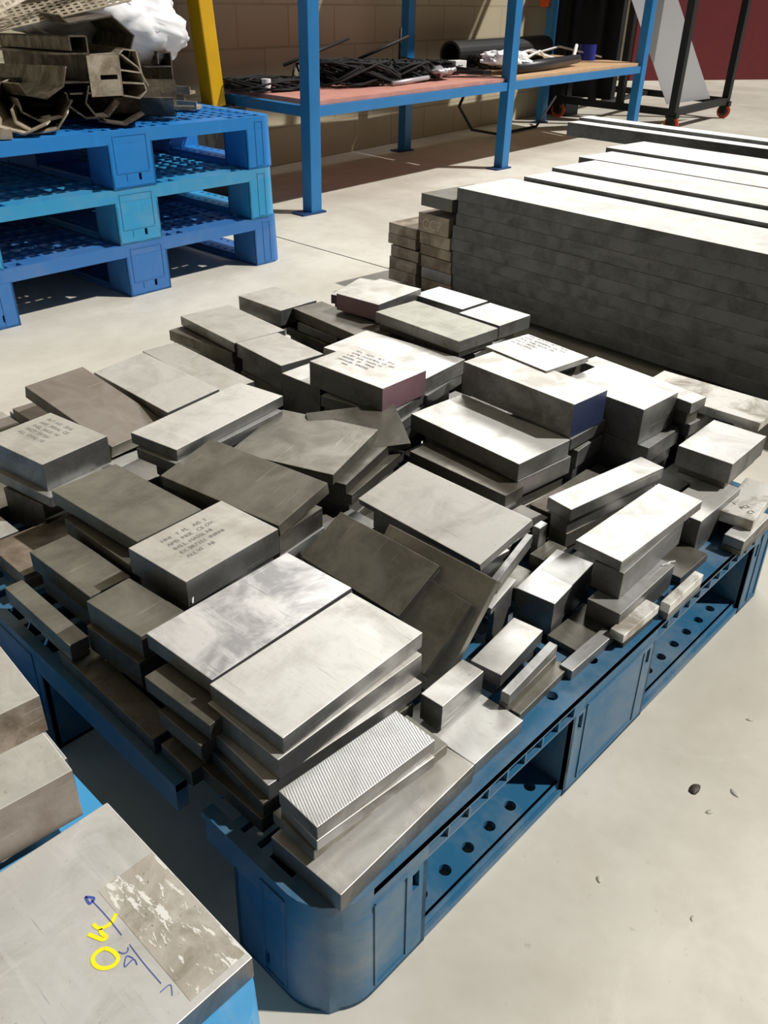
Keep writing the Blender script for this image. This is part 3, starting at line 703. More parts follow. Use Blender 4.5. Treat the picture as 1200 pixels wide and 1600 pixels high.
u:small grey block right of the leaning central slab, second along|[0.615,0.54,0.191,-1.3,0.03,0.05,0.026]
u:small grey block behind the small upright block|[0.635,0.24,0.21,-1.7,0.03,0.05,0.045]
u:small grey block behind the thick grey back block|[0.935,1.14,0.185,0.0,0.03,0.05,0.02]
u:small grey block right of the long olive grey slab|[0.955,0.94,0.197,0.3,0.03,0.05,0.032]
u:small grey block left of the small far left block end, sixth along|[0.185,1.15,0.21,0.7,0.05,0.03,0.045]
u:small grey block behind the large plate of the front pair|[0.205,0.21,0.185,0.7,0.05,0.03,0.02]
u:small grey block right of the scratched olive plate, second along|[0.225,0.59,0.185,0.5,0.05,0.03,0.02]
u:small grey block left of the small far left block end, seventh along|[0.245,1.15,0.185,1.5,0.05,0.03,0.02]
u:small grey block right of the long bright plate|[0.385,0.61,0.191,0.6,0.05,0.03,0.026]
u:small grey block in front of the three turned olive slabs|[0.405,0.51,0.191,0.2,0.05,0.03,0.026]
u:small grey block right of the tilted brown-grey block, second along|[0.425,1.03,0.21,0.5,0.05,0.03,0.045]
u:small grey block right of the long bright plate, second along|[0.445,0.63,0.185,1.5,0.05,0.03,0.02]
u:small grey block left of the pale plate with the long scratch, second along|[0.485,1.03,0.203,-0.6,0.05,0.03,0.038]
u:small grey block left of the back edge plate, second along|[0.565,1.15,0.185,0.2,0.05,0.03,0.02]
u:small grey block in front of the small upright block|[0.585,0.17,0.203,1.6,0.05,0.03,0.038]
u:small grey block right of the grey plate at the back left, second along|[0.605,0.87,0.191,1.6,0.05,0.03,0.026]
u:small grey block in front of the back edge plate|[0.625,1.03,0.185,1.3,0.05,0.03,0.02]
u:small grey block left of the back edge plate, third along|[0.625,1.15,0.191,1.7,0.05,0.03,0.026]
u:small grey block left of the chipped back edge plate|[0.725,1.15,0.21,-0.1,0.05,0.03,0.045]
u:small grey block left of the thick grey back block, second along|[0.785,1.15,0.185,-0.4,0.05,0.03,0.02]
u:small grey block right of the lower bright ledge plate|[0.845,0.25,0.197,1.5,0.05,0.03,0.032]
u:small grey block in front of the bright block beyond the ledges|[0.945,0.09,0.203,1.2,0.05,0.03,0.038]
u:small grey block left of the long bright plate, third along|[0.274,0.689,0.21,1.0,0.028,0.028,0.045]
u:small grey block left of the large sloping bright plate|[0.414,0.349,0.197,-0.4,0.028,0.028,0.032]
u:small grey block right of the leaning central slab, third along|[0.574,0.449,0.203,0.8,0.028,0.028,0.038]
u:small grey block in front of the ledge behind the sloping bright plate|[0.594,0.329,0.203,0.1,0.028,0.028,0.038]
u:small grey block behind the long olive grey slab|[0.954,0.989,0.191,-1.0,0.028,0.028,0.026]
u:small grey block right of the thick grey back block, second along|[0.974,1.149,0.21,1.4,0.028,0.028,0.045]
'''
LAB = {
'T1': ('m', 'long low grey slab lying on the pallet deck at its front corner'),
'T2': ('w', 'pale plate on the deck just right of the long front corner slab'),
'S1': ('s', 'machined block with fine diagonal milling lines, top of the small front stack'),
'S2': ('m', 'plate directly under the machined block with milling lines'),
'S3': ('o', 'lowest plate of the small front stack, overhanging the corner slab'),
'P1': ('p', 'bright scuffed plate, upper left of the matching pair at the front'),
'P2': ('w', 'large pale plate, lower right of the matching pair at the front'),
'P3': ('m', 'thick plate directly under the matching pair at the front'),
'P4': ('m', 'slightly turned plate two layers under the matching pair'),
'P5': ('d', 'dark plate third layer under the matching pair'),
'R3': ('d', 'dark olive plate at the bottom of the front pair stack'),
'Q1': ('d', 'dark plate sticking out to the left under the bright scuffed plate'),
'Q2': ('d', 'second dark plate sticking out to the left under the bright scuffed plate'),
'E4': ('o', 'grey block left of the bright scuffed plate, topmost of its column'),
'E5': ('d', 'dark thick block under the topmost of the left front column'),
'E6': ('d', 'dark block at the bottom of the left front column'),
'V1': ('d', 'low dark strip along the broken left edge of the pallet'),
'V2': ('d', 'short low dark piece on the deck at the broken left edge'),
'V3': ('t', 'brown-shaded slab lying low at the left, below the thick engraved block'),
'F2': ('m', 'thick block with rows of stamped writing, behind the bright scuffed plate'),
'E1': ('o', 'olive plate with white scratches left of the stamped thick block'),
'E1b': ('d', 'dark plate under the scratched olive plate'),
'E2': ('o', 'shaded olive block stepping down at the left edge'),
'E3': ('o', 'lowest olive block at the left edge, beside the slots of the pallet rim'),
'A1': ('m', 'thick block with faint stamped writing, leftmost of the pile'),
'A1b': ('x', 'plate directly under the leftmost thick block'),
'A1c': ('d', 'tall dark block two layers under the leftmost thick block'),
'A2': ('b', 'tilted brown-grey block with white scratches at the far left corner'),
'A2b': ('b', 'block under the tilted brown-grey block'),
'A2c': ('b', 'small block end peeping out at the far left corner'),
'A3': ('w', 'pale plate with a long white scratch, right of the tilted brown-grey block'),
'A4': ('m', 'grey plate at the back left beside the pale scratched plate'),
'A5': ('w', 'long bright plate lying across the left back plates'),
'A5b': ('x', 'plate under the long bright plate'),
'B1': ('m', 'long grey plate at the back edge with a chip, behind the left plates'),
'B2': ('m', 'grey plate continuing in front of the chipped back edge plate'),
'B1u': ('o', 'darker plate under the back edge plate'),
'B3': ('m', 'thick grey block at the back, between chipped plate and olive slab'),
'B4': ('o', 'long olive grey slab at the back right of the thick grey block'),
'B5': ('x', 'plate with a bright edge under the long olive grey slab'),
'B6': ('d', 'second plate under the long olive grey slab'),
'B7': ('m', 'thick stamped block with a purplish right side, middle of the pile'),
'B7u': ('x', 'plate directly under the purplish stamped block'),
'B7v': ('x', 'second plate under the purplish stamped block'),
'C2': ('w', 'bright wide plate behind the purplish stamped block'),
'C2u': ('x', 'plate under the bright wide plate behind the purplish block'),
'B9': ('o', 'turned olive square slab, topmost of three in the centre'),
'B9b': ('d', 'middle slab of the three turned slabs in the centre'),
'B9c': ('d', 'lowest slab of the three turned slabs in the centre'),
'F1': ('o', 'olive slab sloping down behind the stamped block at front left'),
'G1': ('w', 'large bright plate sloping in the centre right of the pile'),
'G1u': ('d', 'dark ledge plate behind the sloping bright plate'),
'G2': ('d', 'leaning dark olive slab, first of the three fanned slabs'),
'G3': ('d', 'leaning dark slab, middle of the three fanned slabs'),
'G4': ('o', 'leaning olive slab, last of the three fanned slabs'),
'G5': ('w', 'thin bright strip between the fanned slabs and the cube-like block'),
'G6': ('x', 'thin bar beside the corner of the sloping bright plate'),
'H': ('w', 'cube-like bright block standing near the right edge of the pallet'),
'H2': ('w', 'large white thin plate on top of the tall right edge stack'),
'H3': ('x', 'thick block right under the large white thin plate'),
'H4': ('x', 'block at the foot of the tall right edge stack'),
'H1': ('w', 'bright striped plate behind the large white thin plate'),
'H5': ('m', 'tall block standing right of the large white thin plate'),
'H6': ('corroded', 'pale block with black marked characters at the right picture edge'),
'H7': ('w', 'thin pale strip at the far end of the right pallet rim'),
'H8': ('x', 'small upright block between the bright sloping plate and the cube-like block'),
'X1': ('m', 'step block just left of the cube-like block'),
'X2': ('x', 'narrow bar along the right side of the step block'),
'X3': ('o', 'low flat bar on the deck between the narrow bar and the rim'),
'X4': ('m', 'small upright block in front of the fanned slabs'),
'Y1': ('x', 'grey bar lying on the right rim, nearest of the three rim bars'),
'Y2': ('corroded', 'corroded white bar on the right rim, middle of the three rim bars'),
'Y3': ('corroded', 'corroded white bar on the right rim, farthest of the three rim bars'),
'D1': ('m', 'tall dark-sided block with a navy end, behind the right centre plate'),
'D0': ('w', 'thin stamped plate behind the tall dark-sided block'),
'C5': ('w', 'wide bright plate in front of the tall dark-sided block'),
'C5b': ('x', 'plate under the navy end of the tall dark-sided block'),
'C5u': ('x', 'plate under the wide bright plate at right centre'),
'C5v': ('x', 'lower plate with a bright ledge under the navy end'),
'D2': ('w', 'tall square block right of the navy-ended block'),
'D3': ('w', 'long white plate behind the tall square block'),
'D4': ('corroded', 'long stained white plate at the far right corner'),
'D5': ('x', 'ledge block under the tall square block'),
'D5b': ('x', 'ledge block right of the one under the tall square block'),
'D6': ('w', 'bright block near the right edge beyond the ledge blocks'),
'M1': ('m', 'thick block with a reddish left side at the back of the pile'),
'M2': ('o2', 'long grey plate in front of the reddish-sided back block'),
'M3': ('w', 'bright plate at the back, left of two beside the slab stack'),
'M4': ('w', 'bright plate at the back, right of two beside the slab stack'),
'M0': ('m', 'low plate peeping out behind the reddish-sided back block'),
'B8': ('d', 'dark slab leaning on edge in the centre, propped behind the turned olive slab'),
'B7t': ('w', 'tall dark-sided block left of the purplish stamped block, its pale top showing as a triangle'),
'U1': ('d', 'added dark plate imitating shade on the deck in front of the cube-like block'),  # dark metal added where the deck only lies in shade
'U2': ('d', 'added dark plate imitating shade on the deck beyond the tall right edge stack'),  # second dark plate standing in for shade on the deck
'W1': ('w', 'white plate peeping out under the long grey back plate'),
}
B = {}
mats_hidden = ['m', 'o', 'x', 'd', 'w', 'b']
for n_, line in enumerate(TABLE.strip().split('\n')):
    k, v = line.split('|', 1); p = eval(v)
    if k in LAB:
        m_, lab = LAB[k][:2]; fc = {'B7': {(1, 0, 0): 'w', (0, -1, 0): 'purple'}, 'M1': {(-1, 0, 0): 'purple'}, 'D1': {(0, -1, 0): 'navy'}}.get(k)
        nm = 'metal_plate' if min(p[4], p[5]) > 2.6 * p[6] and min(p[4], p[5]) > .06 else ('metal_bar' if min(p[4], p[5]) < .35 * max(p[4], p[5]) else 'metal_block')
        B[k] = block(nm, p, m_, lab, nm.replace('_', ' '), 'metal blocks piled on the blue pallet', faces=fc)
    else:
        block('metal_block', p, mats_hidden[n_ % 6], k[2:], 'metal block', 'hidden blocks low in the pallet pile')
# stamped writing
stamp(B['D0'], ['HNI.  N T.T.F  PLT   2016', 'AWE  AMSPERAL  CE  OX', 'TCIL  INSL HINSS  HII', 'FACT  SR7351', 'HI  ALL.OVAL'], -.035 + .08, .062, -math.pi / 2, .0085)
stamp(B['B7'], ['HN.   ACM    PLT   2016', 'AWE  FANSDEAL  CE  OX', 'L EC  INSL  MASSL HI', 'REGEEL  SR   TEREK', 'HINGLEK  SPEEREL', '        MIN'], .034, .06, -math.pi / 2, .0088)
stamp(B['F2'], ['HNI   T. PL   AIS  2', 'AMS  MER   CE OX', 'IHS.L. HASSL HI', 'EX SR7351  INRNI', 'ALL.VI    NI'], -.04, .03, .0, .0088, mat='ink_soft')
stamp(B['A1'], ['PLT  AIS   2016', 'AMS  PERAL  CE', 'INSL  HASS  HI', 'FACT  SR7351', 'ALL  OVAL  NI'], .036, .05, -math.pi / 2, .0095, mat='ink_soft')
stamp(B['H6'], ['I', 'PCI', 'C1'], -.035, .012, -.5, .011)

# ------------------------------------------------------------------ stack of long slabs behind, right
YK = -3.4; ck, sk = math.cos(math.radians(YK)), math.sin(math.radians(YK))
ex, ey = Vector((ck, sk, 0)), Vector((-sk, ck, 0))
def slab(cx, cy, zt, Wx, Ly, H, mat, label, name='metal_slab', group='long metal slabs stacked behind the pallet', yaw=YK, cat='metal slab'):
    """cx, cy: the corner (-x, +y) of the slab's top"""
    c = Vector((cx, cy, 0)) + ex * Wx / 2 - ey * Ly / 2
    return block(name, (c.x, c.y, zt, yaw, Wx, Ly, H), mat, label, cat, group, bevel=.0012)
LK = 1.75; hk = .0376
rows = ['topmost', 'second from the top', 'third from the top', 'fourth from the top', 'fifth from the top', 'sixth from the top', 'seventh from the top', 'eighth from the top', 'bottom']
kd = [0, -.006, -.004, .004, .006, .0, .004, -.004, .003]; km = ['x', 'kx', 'kx', 'x', 'kx', 'kx', 'kx', 'kx', 'kx']
for i in range(9):
    slab(1.845 + [0, .0, -.002, -.006, -.008, -.006, -.008, -.006, -.006][i], 1.375 + kd[i], .36 - i * hk, .255, LK, hk - .0006, 'kx' if i else 'k',
         f'long grey metal slab in the front column of the slab stack, {rows[i]}')
cols = [(2.108, 1.315, .371, .155, 'second'), (2.268, 1.316, .381, .25, 'third'), (2.524, 1.374, .3825, .21, 'fourth'), (2.739, 1.394, .392, .26, 'fifth')]
for cx, cy, zt, wx, nm in cols:
    slab(cx, cy, zt, wx - .004, LK + (.15 if nm == 'fifth' else 0), .0376, 'k', f'long pale metal slab on the slab stack, {nm} counting away from the pallet')
    n = 8; h = (zt - .0376 - .02) / n
    for i in range(n): slab(cx, cy - .004 * (i % 3), zt - .038 - i * h, wx - .006, LK, h - .0006, 'x', 'long metal slab buried under the top layer of the slab stack', group='buried slabs of the slab stack')
for i, (zt, z0, dy, m_, lab) in enumerate(((.324, .286, 0, 'o', 'stubby metal slab end with greenish stains, topmost of the middle end stack'), (.265, .207, .008, 't', 'thick stubby metal slab end chalked with letters, at the slab stack corner'),
                                     (.2065, .168, .0, 't', 'stubby brown-grey slab end directly under the chalked one'), (.1675, .135, -.006, 't', 'stubby slab end second below the chalked one'),
                                     (.1335, .096, -.01, 't', 'stubby pale slab end third below the chalked one'), (.0955, .059, -.014, 'x', 'stubby dark grey slab end fourth below the chalked one'), (.0585, .02, -.016, 't', 'stubby slab end at the bottom of the middle end stack'))):
    c = slab(1.84, 1.515 + dy, zt, .25, .134, zt - z0 - .0006, m_, lab, group='stubby slab ends', name='metal_block', cat='metal block')
    if i == 1: stamp(c, ['CC7'], 0, 0, 0, .045, mat='chalk', M=Matrix(((0, 0, -1, -.1256), (-1, 0, 0, .05), (0, 1, 0, -.047), (0, 0, 0, 1))), name='chalk_letters')
for zt, z0, dy, lab in ((.209, .1755, 0, 'topmost short slab end at the far left of the slab stack'), (.175, .141, .002, 'short slab end second from the top at the far left of the slab stack'), (.138, .1015, -.012, 'short slab end third from the top at the far left of the slab stack'),
                   (.1, .0615, -.006, 'short slab end fourth from the top at the far left of the slab stack'), (.061, .02, -.004, 'short slab end at the bottom at the far left of the slab stack')):
    slab(1.845, 1.657 + dy, zt, .25, .13, zt - z0 - .0006, 't', lab, group='short slab ends', name='metal_block', cat='metal block')
bm = bmesh.new(); box(bm, 0, 1.5, -.05, .05, 0, .0195)
for i, (y, lab) in enumerate(((1.2, 'end nearer the pallets'), (.3, 'end at the right'))):
    o = obj('timber_bearer', bm.copy(), 'wood'); o.location = (1.86, y, 0); o.rotation_euler = (0, 0, math.radians(YK)); tag(o, 'wooden bearer under the long slab stack, ' + lab, 'timber', 'bearers under the slab stack')
bm.free()
for x_, w_, z_, lab in ((3.20, .085, .400, 'nearer of the two dark bars with bright tops behind the slab stack'), (3.289, .09, .413, 'farther of the two dark bars with bright tops behind the slab stack')):
    slab(x_, 1.86, z_, w_, 1.9, .055 + (z_ - .4), 'k', lab, name='metal_bar', cat='metal bar', group='bars behind the slab stack')
for i in range(8): slab(3.19, 1.42, .3445 - i * .0405, .2, 1.3, .04, 'x', 'metal slab hidden beneath the two dark bars', group='slabs under the bars', name='metal_slab')
for y, e_ in ((1.3, 'far end'), (.4, 'near the right')):
    bm = bmesh.new(); box(bm, 0, .3, -.05, .05, 0, .0195); o = obj('timber_bearer', bm, 'wood'); o.location = (3.14, y, 0); tag(o, 'wooden bearer under the bars behind the slab stack, ' + e_, 'timber', 'bearers under the bars')

# ------------------------------------------------------------------ bottom-left plates
pz = .1925
p_ok = block('metal_plate', (-.068 - .26, (.235 + .015) / 2, pz, 0, .52, .22, pz - .1655), 'w', 'large pale metal plate with yellow marker writing, bottom left corner', 'metal plate')
def ribbon(parent, pts, wd, mat, name, closed=False):
    bm = bmesh.new(); pts = [Vector((x, y)) for x, y in pts]
    if closed: pts.append(pts[0])
    sm = []
    for i in range(len(pts) - 1):                     # Catmull-Rom
        n = len(pts); P = [pts[(i - 1) % (n - 1)] if closed else pts[max(i - 1, 0)], pts[i], pts[i + 1], (pts[(i + 2) % (n - 1)] if closed else pts[min(i + 2, n - 1)])]
        for k in range(6):
            t = k / 6; sm.append(.5 * ((2 * P[1]) + (P[2] - P[0]) * t + (2 * P[0] - 5 * P[1] + 4 * P[2] - P[3]) * t * t + (3 * P[1] - P[0] - 3 * P[2] + P[3]) * t ** 3))
    sm.append(pts[-1]); prev = None
    for i, p in enumerate(sm):
        d = (sm[min(i + 1, len(sm) - 1)] - sm[max(i - 1, 0)]); d.normalize(); n = Vector((-d.y, d.x)) * wd / 2
        cur = [bm.verts.new((*(p + n), 0)), bm.verts.new((*(p - n), 0))]
        if prev: bm.faces.new((prev[0], prev[1], cur[1], cur[0]))
        prev = cur
    o = obj(name, bm, mat, parent); o.location = (-parent.location.x, -parent.location.y, .0004); return o
ribbon(p_ok, [(-.1471, .1069), (-.1532, .1085), (-.1585, .106), (-.1595, .0991), (-.1558, .0924), (-.149, .0894), (-.1439, .0921), (-.1436, .0998)], .0034, 'marker_yellow', 'yellow_letter', True)
ribbon(p_ok, [(-.1426, .1326), (-.1407, .1252), (-.1323, .1227), (-.1241, .1272)], .0032, 'marker_yellow', 'yellow_letter')
ribbon(p_ok, [(-.1499, .1275), (-.1444, .1152), (-.1409, .1152), (-.1418, .1203), (-.1406, .1245)], .0034, 'marker_yellow', 'yellow_letter')
for pts, wd in (([(-.1341, .1597), (-.1296, .1532), (-.1348, .1514), (-.1341, .1597)], .0022), ([(-.1321, .1537), (-.131, .1324), (-.1312, .107)], .0008), ([(-.1311, .0956), (-.1317, .075), (-.1314, .0498)], .0007),
                ([(-.1358, .0446), (-.1269, .044), (-.1308, .0358)], .0007), ([(-.1332, .0943), (-.1355, .0914), (-.139, .0928), (-.1406, .0967)], .0009), ([(-.1353, .0832), (-.1382, .0885), (-.144, .082), (-.1357, .0825), (-.1362, .0762)], .0009)):
    ribbon(p_ok, pts, wd, 'marker_blue', 'marker_line')
bm = bmesh.new(); box(bm, 0, .054, 0, .135, 0, .0003); o = obj('peeling_patch', bm, 'peel', p_ok); o.location = (-.0695 - .054 - p_ok.location.x, .022 - p_ok.location.y, 0); o['label'] = 'peeling grey-brown patch'
block('metal_block', (-.189, .275, .254, -3.9, .2, .062, .061), 'm', 'thick grey metal block standing at the left edge, behind the plate with yellow writing', 'metal block', faces={(0, -1, 0): 'b'})
block('metal_block', (-.155, .43, .235, -4, .2, .11, .05), 'm', 'stained metal block at the left edge of the picture, farther back of the two there', 'metal block', faces={(0, -1, 0): 't'})
block('metal_plate', (-.16, .405, .184, -3, .2, .16, .018), 'w', 'thin pale plate under the stained block at the left edge', 'metal plate')

# ------------------------------------------------------------------ scrap profiles on the rear pallets
ZP = .4965
def wallseg(bm, a, b, t, y0, y1):
    a, b = Vector(a), Vector(b); d = (b - a).normalized(); n = Vector((-d.y, d.x)) * t / 2
    q = [a + n - d * t / 2, b + n + d * t / 2, b - n + d * t / 2, a - n - d * t / 2]
    v = [bm.verts.new((p.x, y, p.y)) for y in (y0, y1) for p in q]
    for f in ((0, 1, 2, 3), (7, 6, 5, 4), (0, 4, 5, 1), (1, 5, 6, 2), (2, 6, 7, 3), (3, 7, 4, 0)): bm.faces.new([v[k] for k in f])
def profile(segs, t, length, loc, rot, mat, label, name='metal_profile'):
    bm = bmesh.new()
    for a, b in segs: wallseg(bm, a, b, t, 0, length)
    o = obj(name, bm, mat); o.location = loc; o.rotation_euler = [math.radians(r) for r in rot]
    return tag(o, label, 'metal profile', 'scrap profiles heaped on the rear pallets')
E_ = [((0, 0), (0, .15)), ((-.07, 0), (0, 0)), ((-.09, .03), (0, .03)), ((-.10, .105), (0, .105)), ((-.05, .15), (0, .15)), ((-.05, .15), (-.05, .115))]
profile(E_, .0045, 1.05, (1.165, 2.25, .585), (-2, 0, -12), 'scrap', 'long channel profile with three flanges, upper left of the scrap heap')
profile(E_, .0045, .85, (1.70, 2.62, .512), (-1, 0, -10), 'scrap', 'channel profile with flanges, rightmost of the two standing beside the yellow post')
profile([((0, 0), (.13, .02)), ((.13, .02), (.19, -.03)), ((.19, -.03), (.165, -.09)), ((0, 0), (-.02, .02))], .004, .7, (1.14, 2.3, .765), (0, 0, -16), 'scrap', 'wide bent dark sheet profile lying on top of the scrap heap')
profile([((0, -.02), (.1, -.012)), ((.1, -.012), (.15, -.05)), ((.15, -.05), (.175, -.1))], .004, .5, (1.17, 2.27, .70), (0, 0, -14), 'scrap_light', 'curved light profile under the wide bent sheet')
hp = profile([((0, 0), (.0, .11)), ((0, .11), (.02, .125)), ((.02, .125), (.06, .12)), ((.06, .12), (.08, .01)), ((.08, .01), (.055, -.01)), ((.055, -.01), (0, .0)), ((0, .07), (.07, .06)), ((0, .035), (.075, .03))], .0045, .5,
             (1.255, 2.24, .575), (0, 0, -6), 'scrap_light', 'hollow profile with rounded corners and inner webs, in the middle of the scrap heap')
bm = bmesh.new(); us = [0, .02, .035, .06, .09, .10]; vs = [0, .045, .058, .10, .11]
cells(bm, us, vs, lambda i, j: False if (i == 2 and j == 1) or (i == 3 and j == 1) else True, 0, .004, lambda u, v, t: Vector((u, t, v)))
o = obj('slotted_plate', bm, 'scrap_light', hp); o.location = (-.1, 0, 0)
for (x, y, z, rx, ry, rz, L, m_, lab) in ((.96, 2.2, .545, -3, 8, -20, .9, 'scrap', 'angled profile lying low on the left of the scrap heap'), (1.10, 2.19, .545, -2, 15, -24, .8, 'scrap', 'folded profile with pointed end at the front of the scrap heap'),
                                  (.72, 2.17, .53, -2, -20, -10, .7, 'scrap_light', 'hat-shaped offcut at the left edge of the scrap heap'), (.92, 2.17, .52, 0, 10, -30, .5, 'scrap_light', 'short bent offcut beside the pallet edge, left'),
                                  (1.0, 2.24, .60, -3, -10, -8, .9, 'scrap', 'long profile running away under the three-flange channel'), (1.38, 2.3, .515, 0, 12, 40, .7, 'scrap', 'dark angle profile pointing to the right front of the pallet')):
    profile([((-.05, 0), (0, -.02)), ((0, -.02), (.06, 0)), ((.06, 0), (.085, .045)), ((-.05, 0), (-.06, .03))], .0045, L, (x, y, z), (rx, ry, rz), m_, lab)
for (x, y, z, a, L, w_, m_, lab) in ((1.62, 2.36, ZP + .012, 38, .55, .07, 'scrap_light', 'flat light strip at the right of the scrap heap'), (1.78, 2.62, ZP + .03, 30, .5, .05, 'scrap_light', 'flat strip with lit end, farthest right on the scrap heap'),
                                 (1.66, 2.5, ZP + .02, 48, .6, .045, 'scrap', 'narrow flat strip between the two light strips'), (1.5, 2.22, ZP + .03, 62, .5, .04, 'd', 'dark flat bar at the front right of the scrap heap'),
                                 (1.72, 2.75, ZP + .045, 20, .55, .04, 'scrap_light', 'flat strip behind the lit strip on the scrap heap'), (.85, 2.2, ZP + .006, 75, .5, .16, 'scrap_light', 'flat sheet at the left front of the rear pallet')):
    bm = bmesh.new(); box(bm, -w_ / 2, w_ / 2, 0, L, -.004, .006)
    if m_ != 'd': box(bm, -w_ / 2, -w_ / 2 + .005, 0, L, .006, .022)
    o = obj('flat_bar', bm, m_); o.location = (x, y, z); o.rotation_euler = (math.radians(2), 0, math.radians(a)); tag(o, lab, 'metal strip', 'flat strips on the scrap heap')
for (x, y, z, rx, ry, rz, L, m_, lab) in ((1.16, 2.17, .535, -4, 25, -30, .75, 'scrap', 'dark folded profile with a slanted cut end just above the top pallet edge'),
                                          (.84, 2.16, .54, -2, 30, -34, .5, 'scrap_light', 'short curled offcut with bright edges at the left front of the heap'), (1.45, 2.25, .54, 0, -15, 52, .55, 'scrap', 'dark angle lying across the front right of the heap')):
    profile([((-.07, .0), (-.02, -.03)), ((-.02, -.03), (.05, -.01)), ((.05, -.01), (.09, .04)), ((-.07, 0), (-.075, .045))], .0045, L, (x, y, z), (rx, ry, rz), m_, lab)
# perforated sheets
def perforated(L, W_, pu, pv, loc, rot, lab):
    bm = bmesh.new(); us = [0]; vs = [0]
    while us[-1] < L: us += [us[-1] + pu * .45, us[-1] + pu]
    while vs[-1] < W_: vs += [vs[-1] + pv * .5, vs[-1] + pv]
    us.append(us[-1] + pu * .4); vs.append(vs[-1] + pv * .5)
    cells(bm, us, vs, lambda i, j: not (i % 2 == 1 and j % 2 == 1), 0, .002, lambda u, v, t: Vector((u, v, t)))
    o = obj('perforated_sheet', bm, 'scrap_light'); o.location = loc; o.rotation_euler = [math.radians(r) for r in rot]
    return tag(o, lab, 'perforated sheet', 'perforated sheets on the scrap heap')
perforated(.42, .2, .024, .03, (1.02, 2.55, .73), (14, -12, -20), 'perforated metal sheet lying behind the bent sheet profile')
perforated(.5, .04, .022, .02, (1.12, 2.7, .76), (65, -14, -18), 'narrow perforated strip sticking up to the right over the white bag')
perforated(.5, .035, .02, .018, (1.0, 2.5, .77), (60, -22, -2), 'narrow jagged perforated strip sticking up at the top left')
perforated(.16, .34, .03, .026, (.93, 2.55, .74), (30, -10, 18), 'perforated plate with a long slot at the top left corner')
# white plastic bag
bm = bmesh.new(); bmesh.ops.create_icosphere(bm, subdivisions=5, radius=1)
from mathutils import noise as mn
for v in bm.verts:
    p = v.co.copy(); n = 1 + .22 * mn.noise(p * 1.6) + .13 * abs(mn.noise(p * 4.5 + Vector((3, 1, 2)))) + .05 * mn.noise(p * 11)
    v.co = Vector((p.x * .34 * n, p.y * .2 * n, p.z * .15 * n - .06 * max(0, p.x)))
o = obj('plastic_bag', bm, 'white_bag', smooth=True); o.location = (1.555, 2.80, .80); o.rotation_euler = (.1, .1, .1)
tag(o, 'crumpled white plastic bag lying on the scrap heap', 'bag')
bm = bmesh.new(); bar(bm, (2.315, 3.22, .40), (2.17, 3.15, 1.5), .075, .09, Vector((0, 1, 0)))
tag(obj('steel_post', bm, 'yellow', bevel=.006), 'yellow steel post leaning behind the scrap heap beside the rack', 'post')
bm = bmesh.new(); box(bm, 0, .34, 0, .17, 0, .385); box(bm, -.01, .35, -.01, .18, .385, .40)
o = obj('crate', bm, 'dark_steel', bevel=.004); o.location = (2.14, 3.19, 0); tag(o, 'dark steel crate behind the rear pallets, carrying the yellow post', 'crate')
bm = bmesh.new(); box(bm, 0, .22, 0, .2, 0, 1.9); o = obj('cabinet', bm, 'slate', bevel=.01); o.location = (1.89, 3.2, 0); o.rotation_euler = (0, 0, math.radians(8))
tag(o, 'dark slate cabinet standing behind the white bag', 'cabinet')
bm = bmesh.new(); box(bm, .01, .21, -.006, 0, .05, 1.85); obj('door', bm, 'slate', o); bm = bmesh.new(); bar(bm, (.05, -.02, .9), (.05, -.02, 1.05), .012); obj('handle', bm, 'black', o)

# ------------------------------------------------------------------ blue rack with shelves
rack = empty('shelving_rack', (2.4, 2.65, 0), label='long blue steel rack with a low plywood shelf along the back wall', cat='rack')
O = Vector(rack.location)
A, Bp, Cp = Vector((2.405, 2.655, 0)), Vector((4.035, 2.80, 0)), Vector((5.80, 2.95, 0)); Ar, Br, Cr = Vector((2.44, 3.42, 0)), Vector((4.07, 3.60, 0)), Vector((6.02, 3.88, 0))
zA, zB, zC = .452, .468, .482
def rp(name, bm, mat='rack_blue', **k): 
    o = obj(name, bm, mat, rack, **k); o.location = -O; return o
for P_ in (A, Bp, Cp, Ar, Br, Cr):
    bm = bmesh.new(); box(bm, P_.x - .032, P_.x + .032, P_.y - .03, P_.y + .03, 0, 2.1); rp('post', bm, bevel=.003)
    bm = bmesh.new(); box(bm, P_.x - .09, P_.x + .05, P_.y - .04, P_.y + .04, 0, .008); rp('base_plate', bm, 'rack_dark')
for (P_, Q, z0, z1) in ((A, Bp, zA, zB), (Bp, Cp, zB, zC), (Ar, Br, zA, zB), (Br, Cr, zB, zC), (A, Ar, zA, zA), (Bp, Br, zB, zB), (Cp, Cr, zC, zC)):
    for dz in (0, 1.26):
        bm = bmesh.new(); bar(bm, P_ + Vector((0, 0, z0 - .034 + dz)), Q + Vector((0, 0, z1 - .034 + dz)), .04, .042); rp('beam', bm)
def shelfboard(P_, Q, Qr, Pr, z0, z1, mat, name, t=.018):
    bm = bmesh.new(); d = (Q - P_).normalized()
    P2, Q2, P3, Q3 = P_ + d * .035, Q - d * .035, Pr + d * .02, Qr - d * .02
    zz = (z0, z1, z1, z0); pts = (P2, Q2, Q3, P3)
    v = [bm.verts.new((p.x, p.y, z + h)) for h in (-.012, -.012 + t) for p, z in zip(pts, zz)]
    for f in ((3, 2, 1, 0), (4, 5, 6, 7), (0, 1, 5, 4), (1, 2, 6, 5), (2, 3, 7, 6), (3, 0, 4, 7)): bm.faces.new([v[i] for i in f])
    return rp(name, bm, mat)
shelfboard(A, Bp, Br, Ar, zA, zB, 'red_ply', 'shelf_board')['label'] = 'reddish plywood board'
shelfboard(Bp, Cp, Cr, Br, zB, zC, 'ply', 'shelf_board')['label'] = 'pale plywood board'
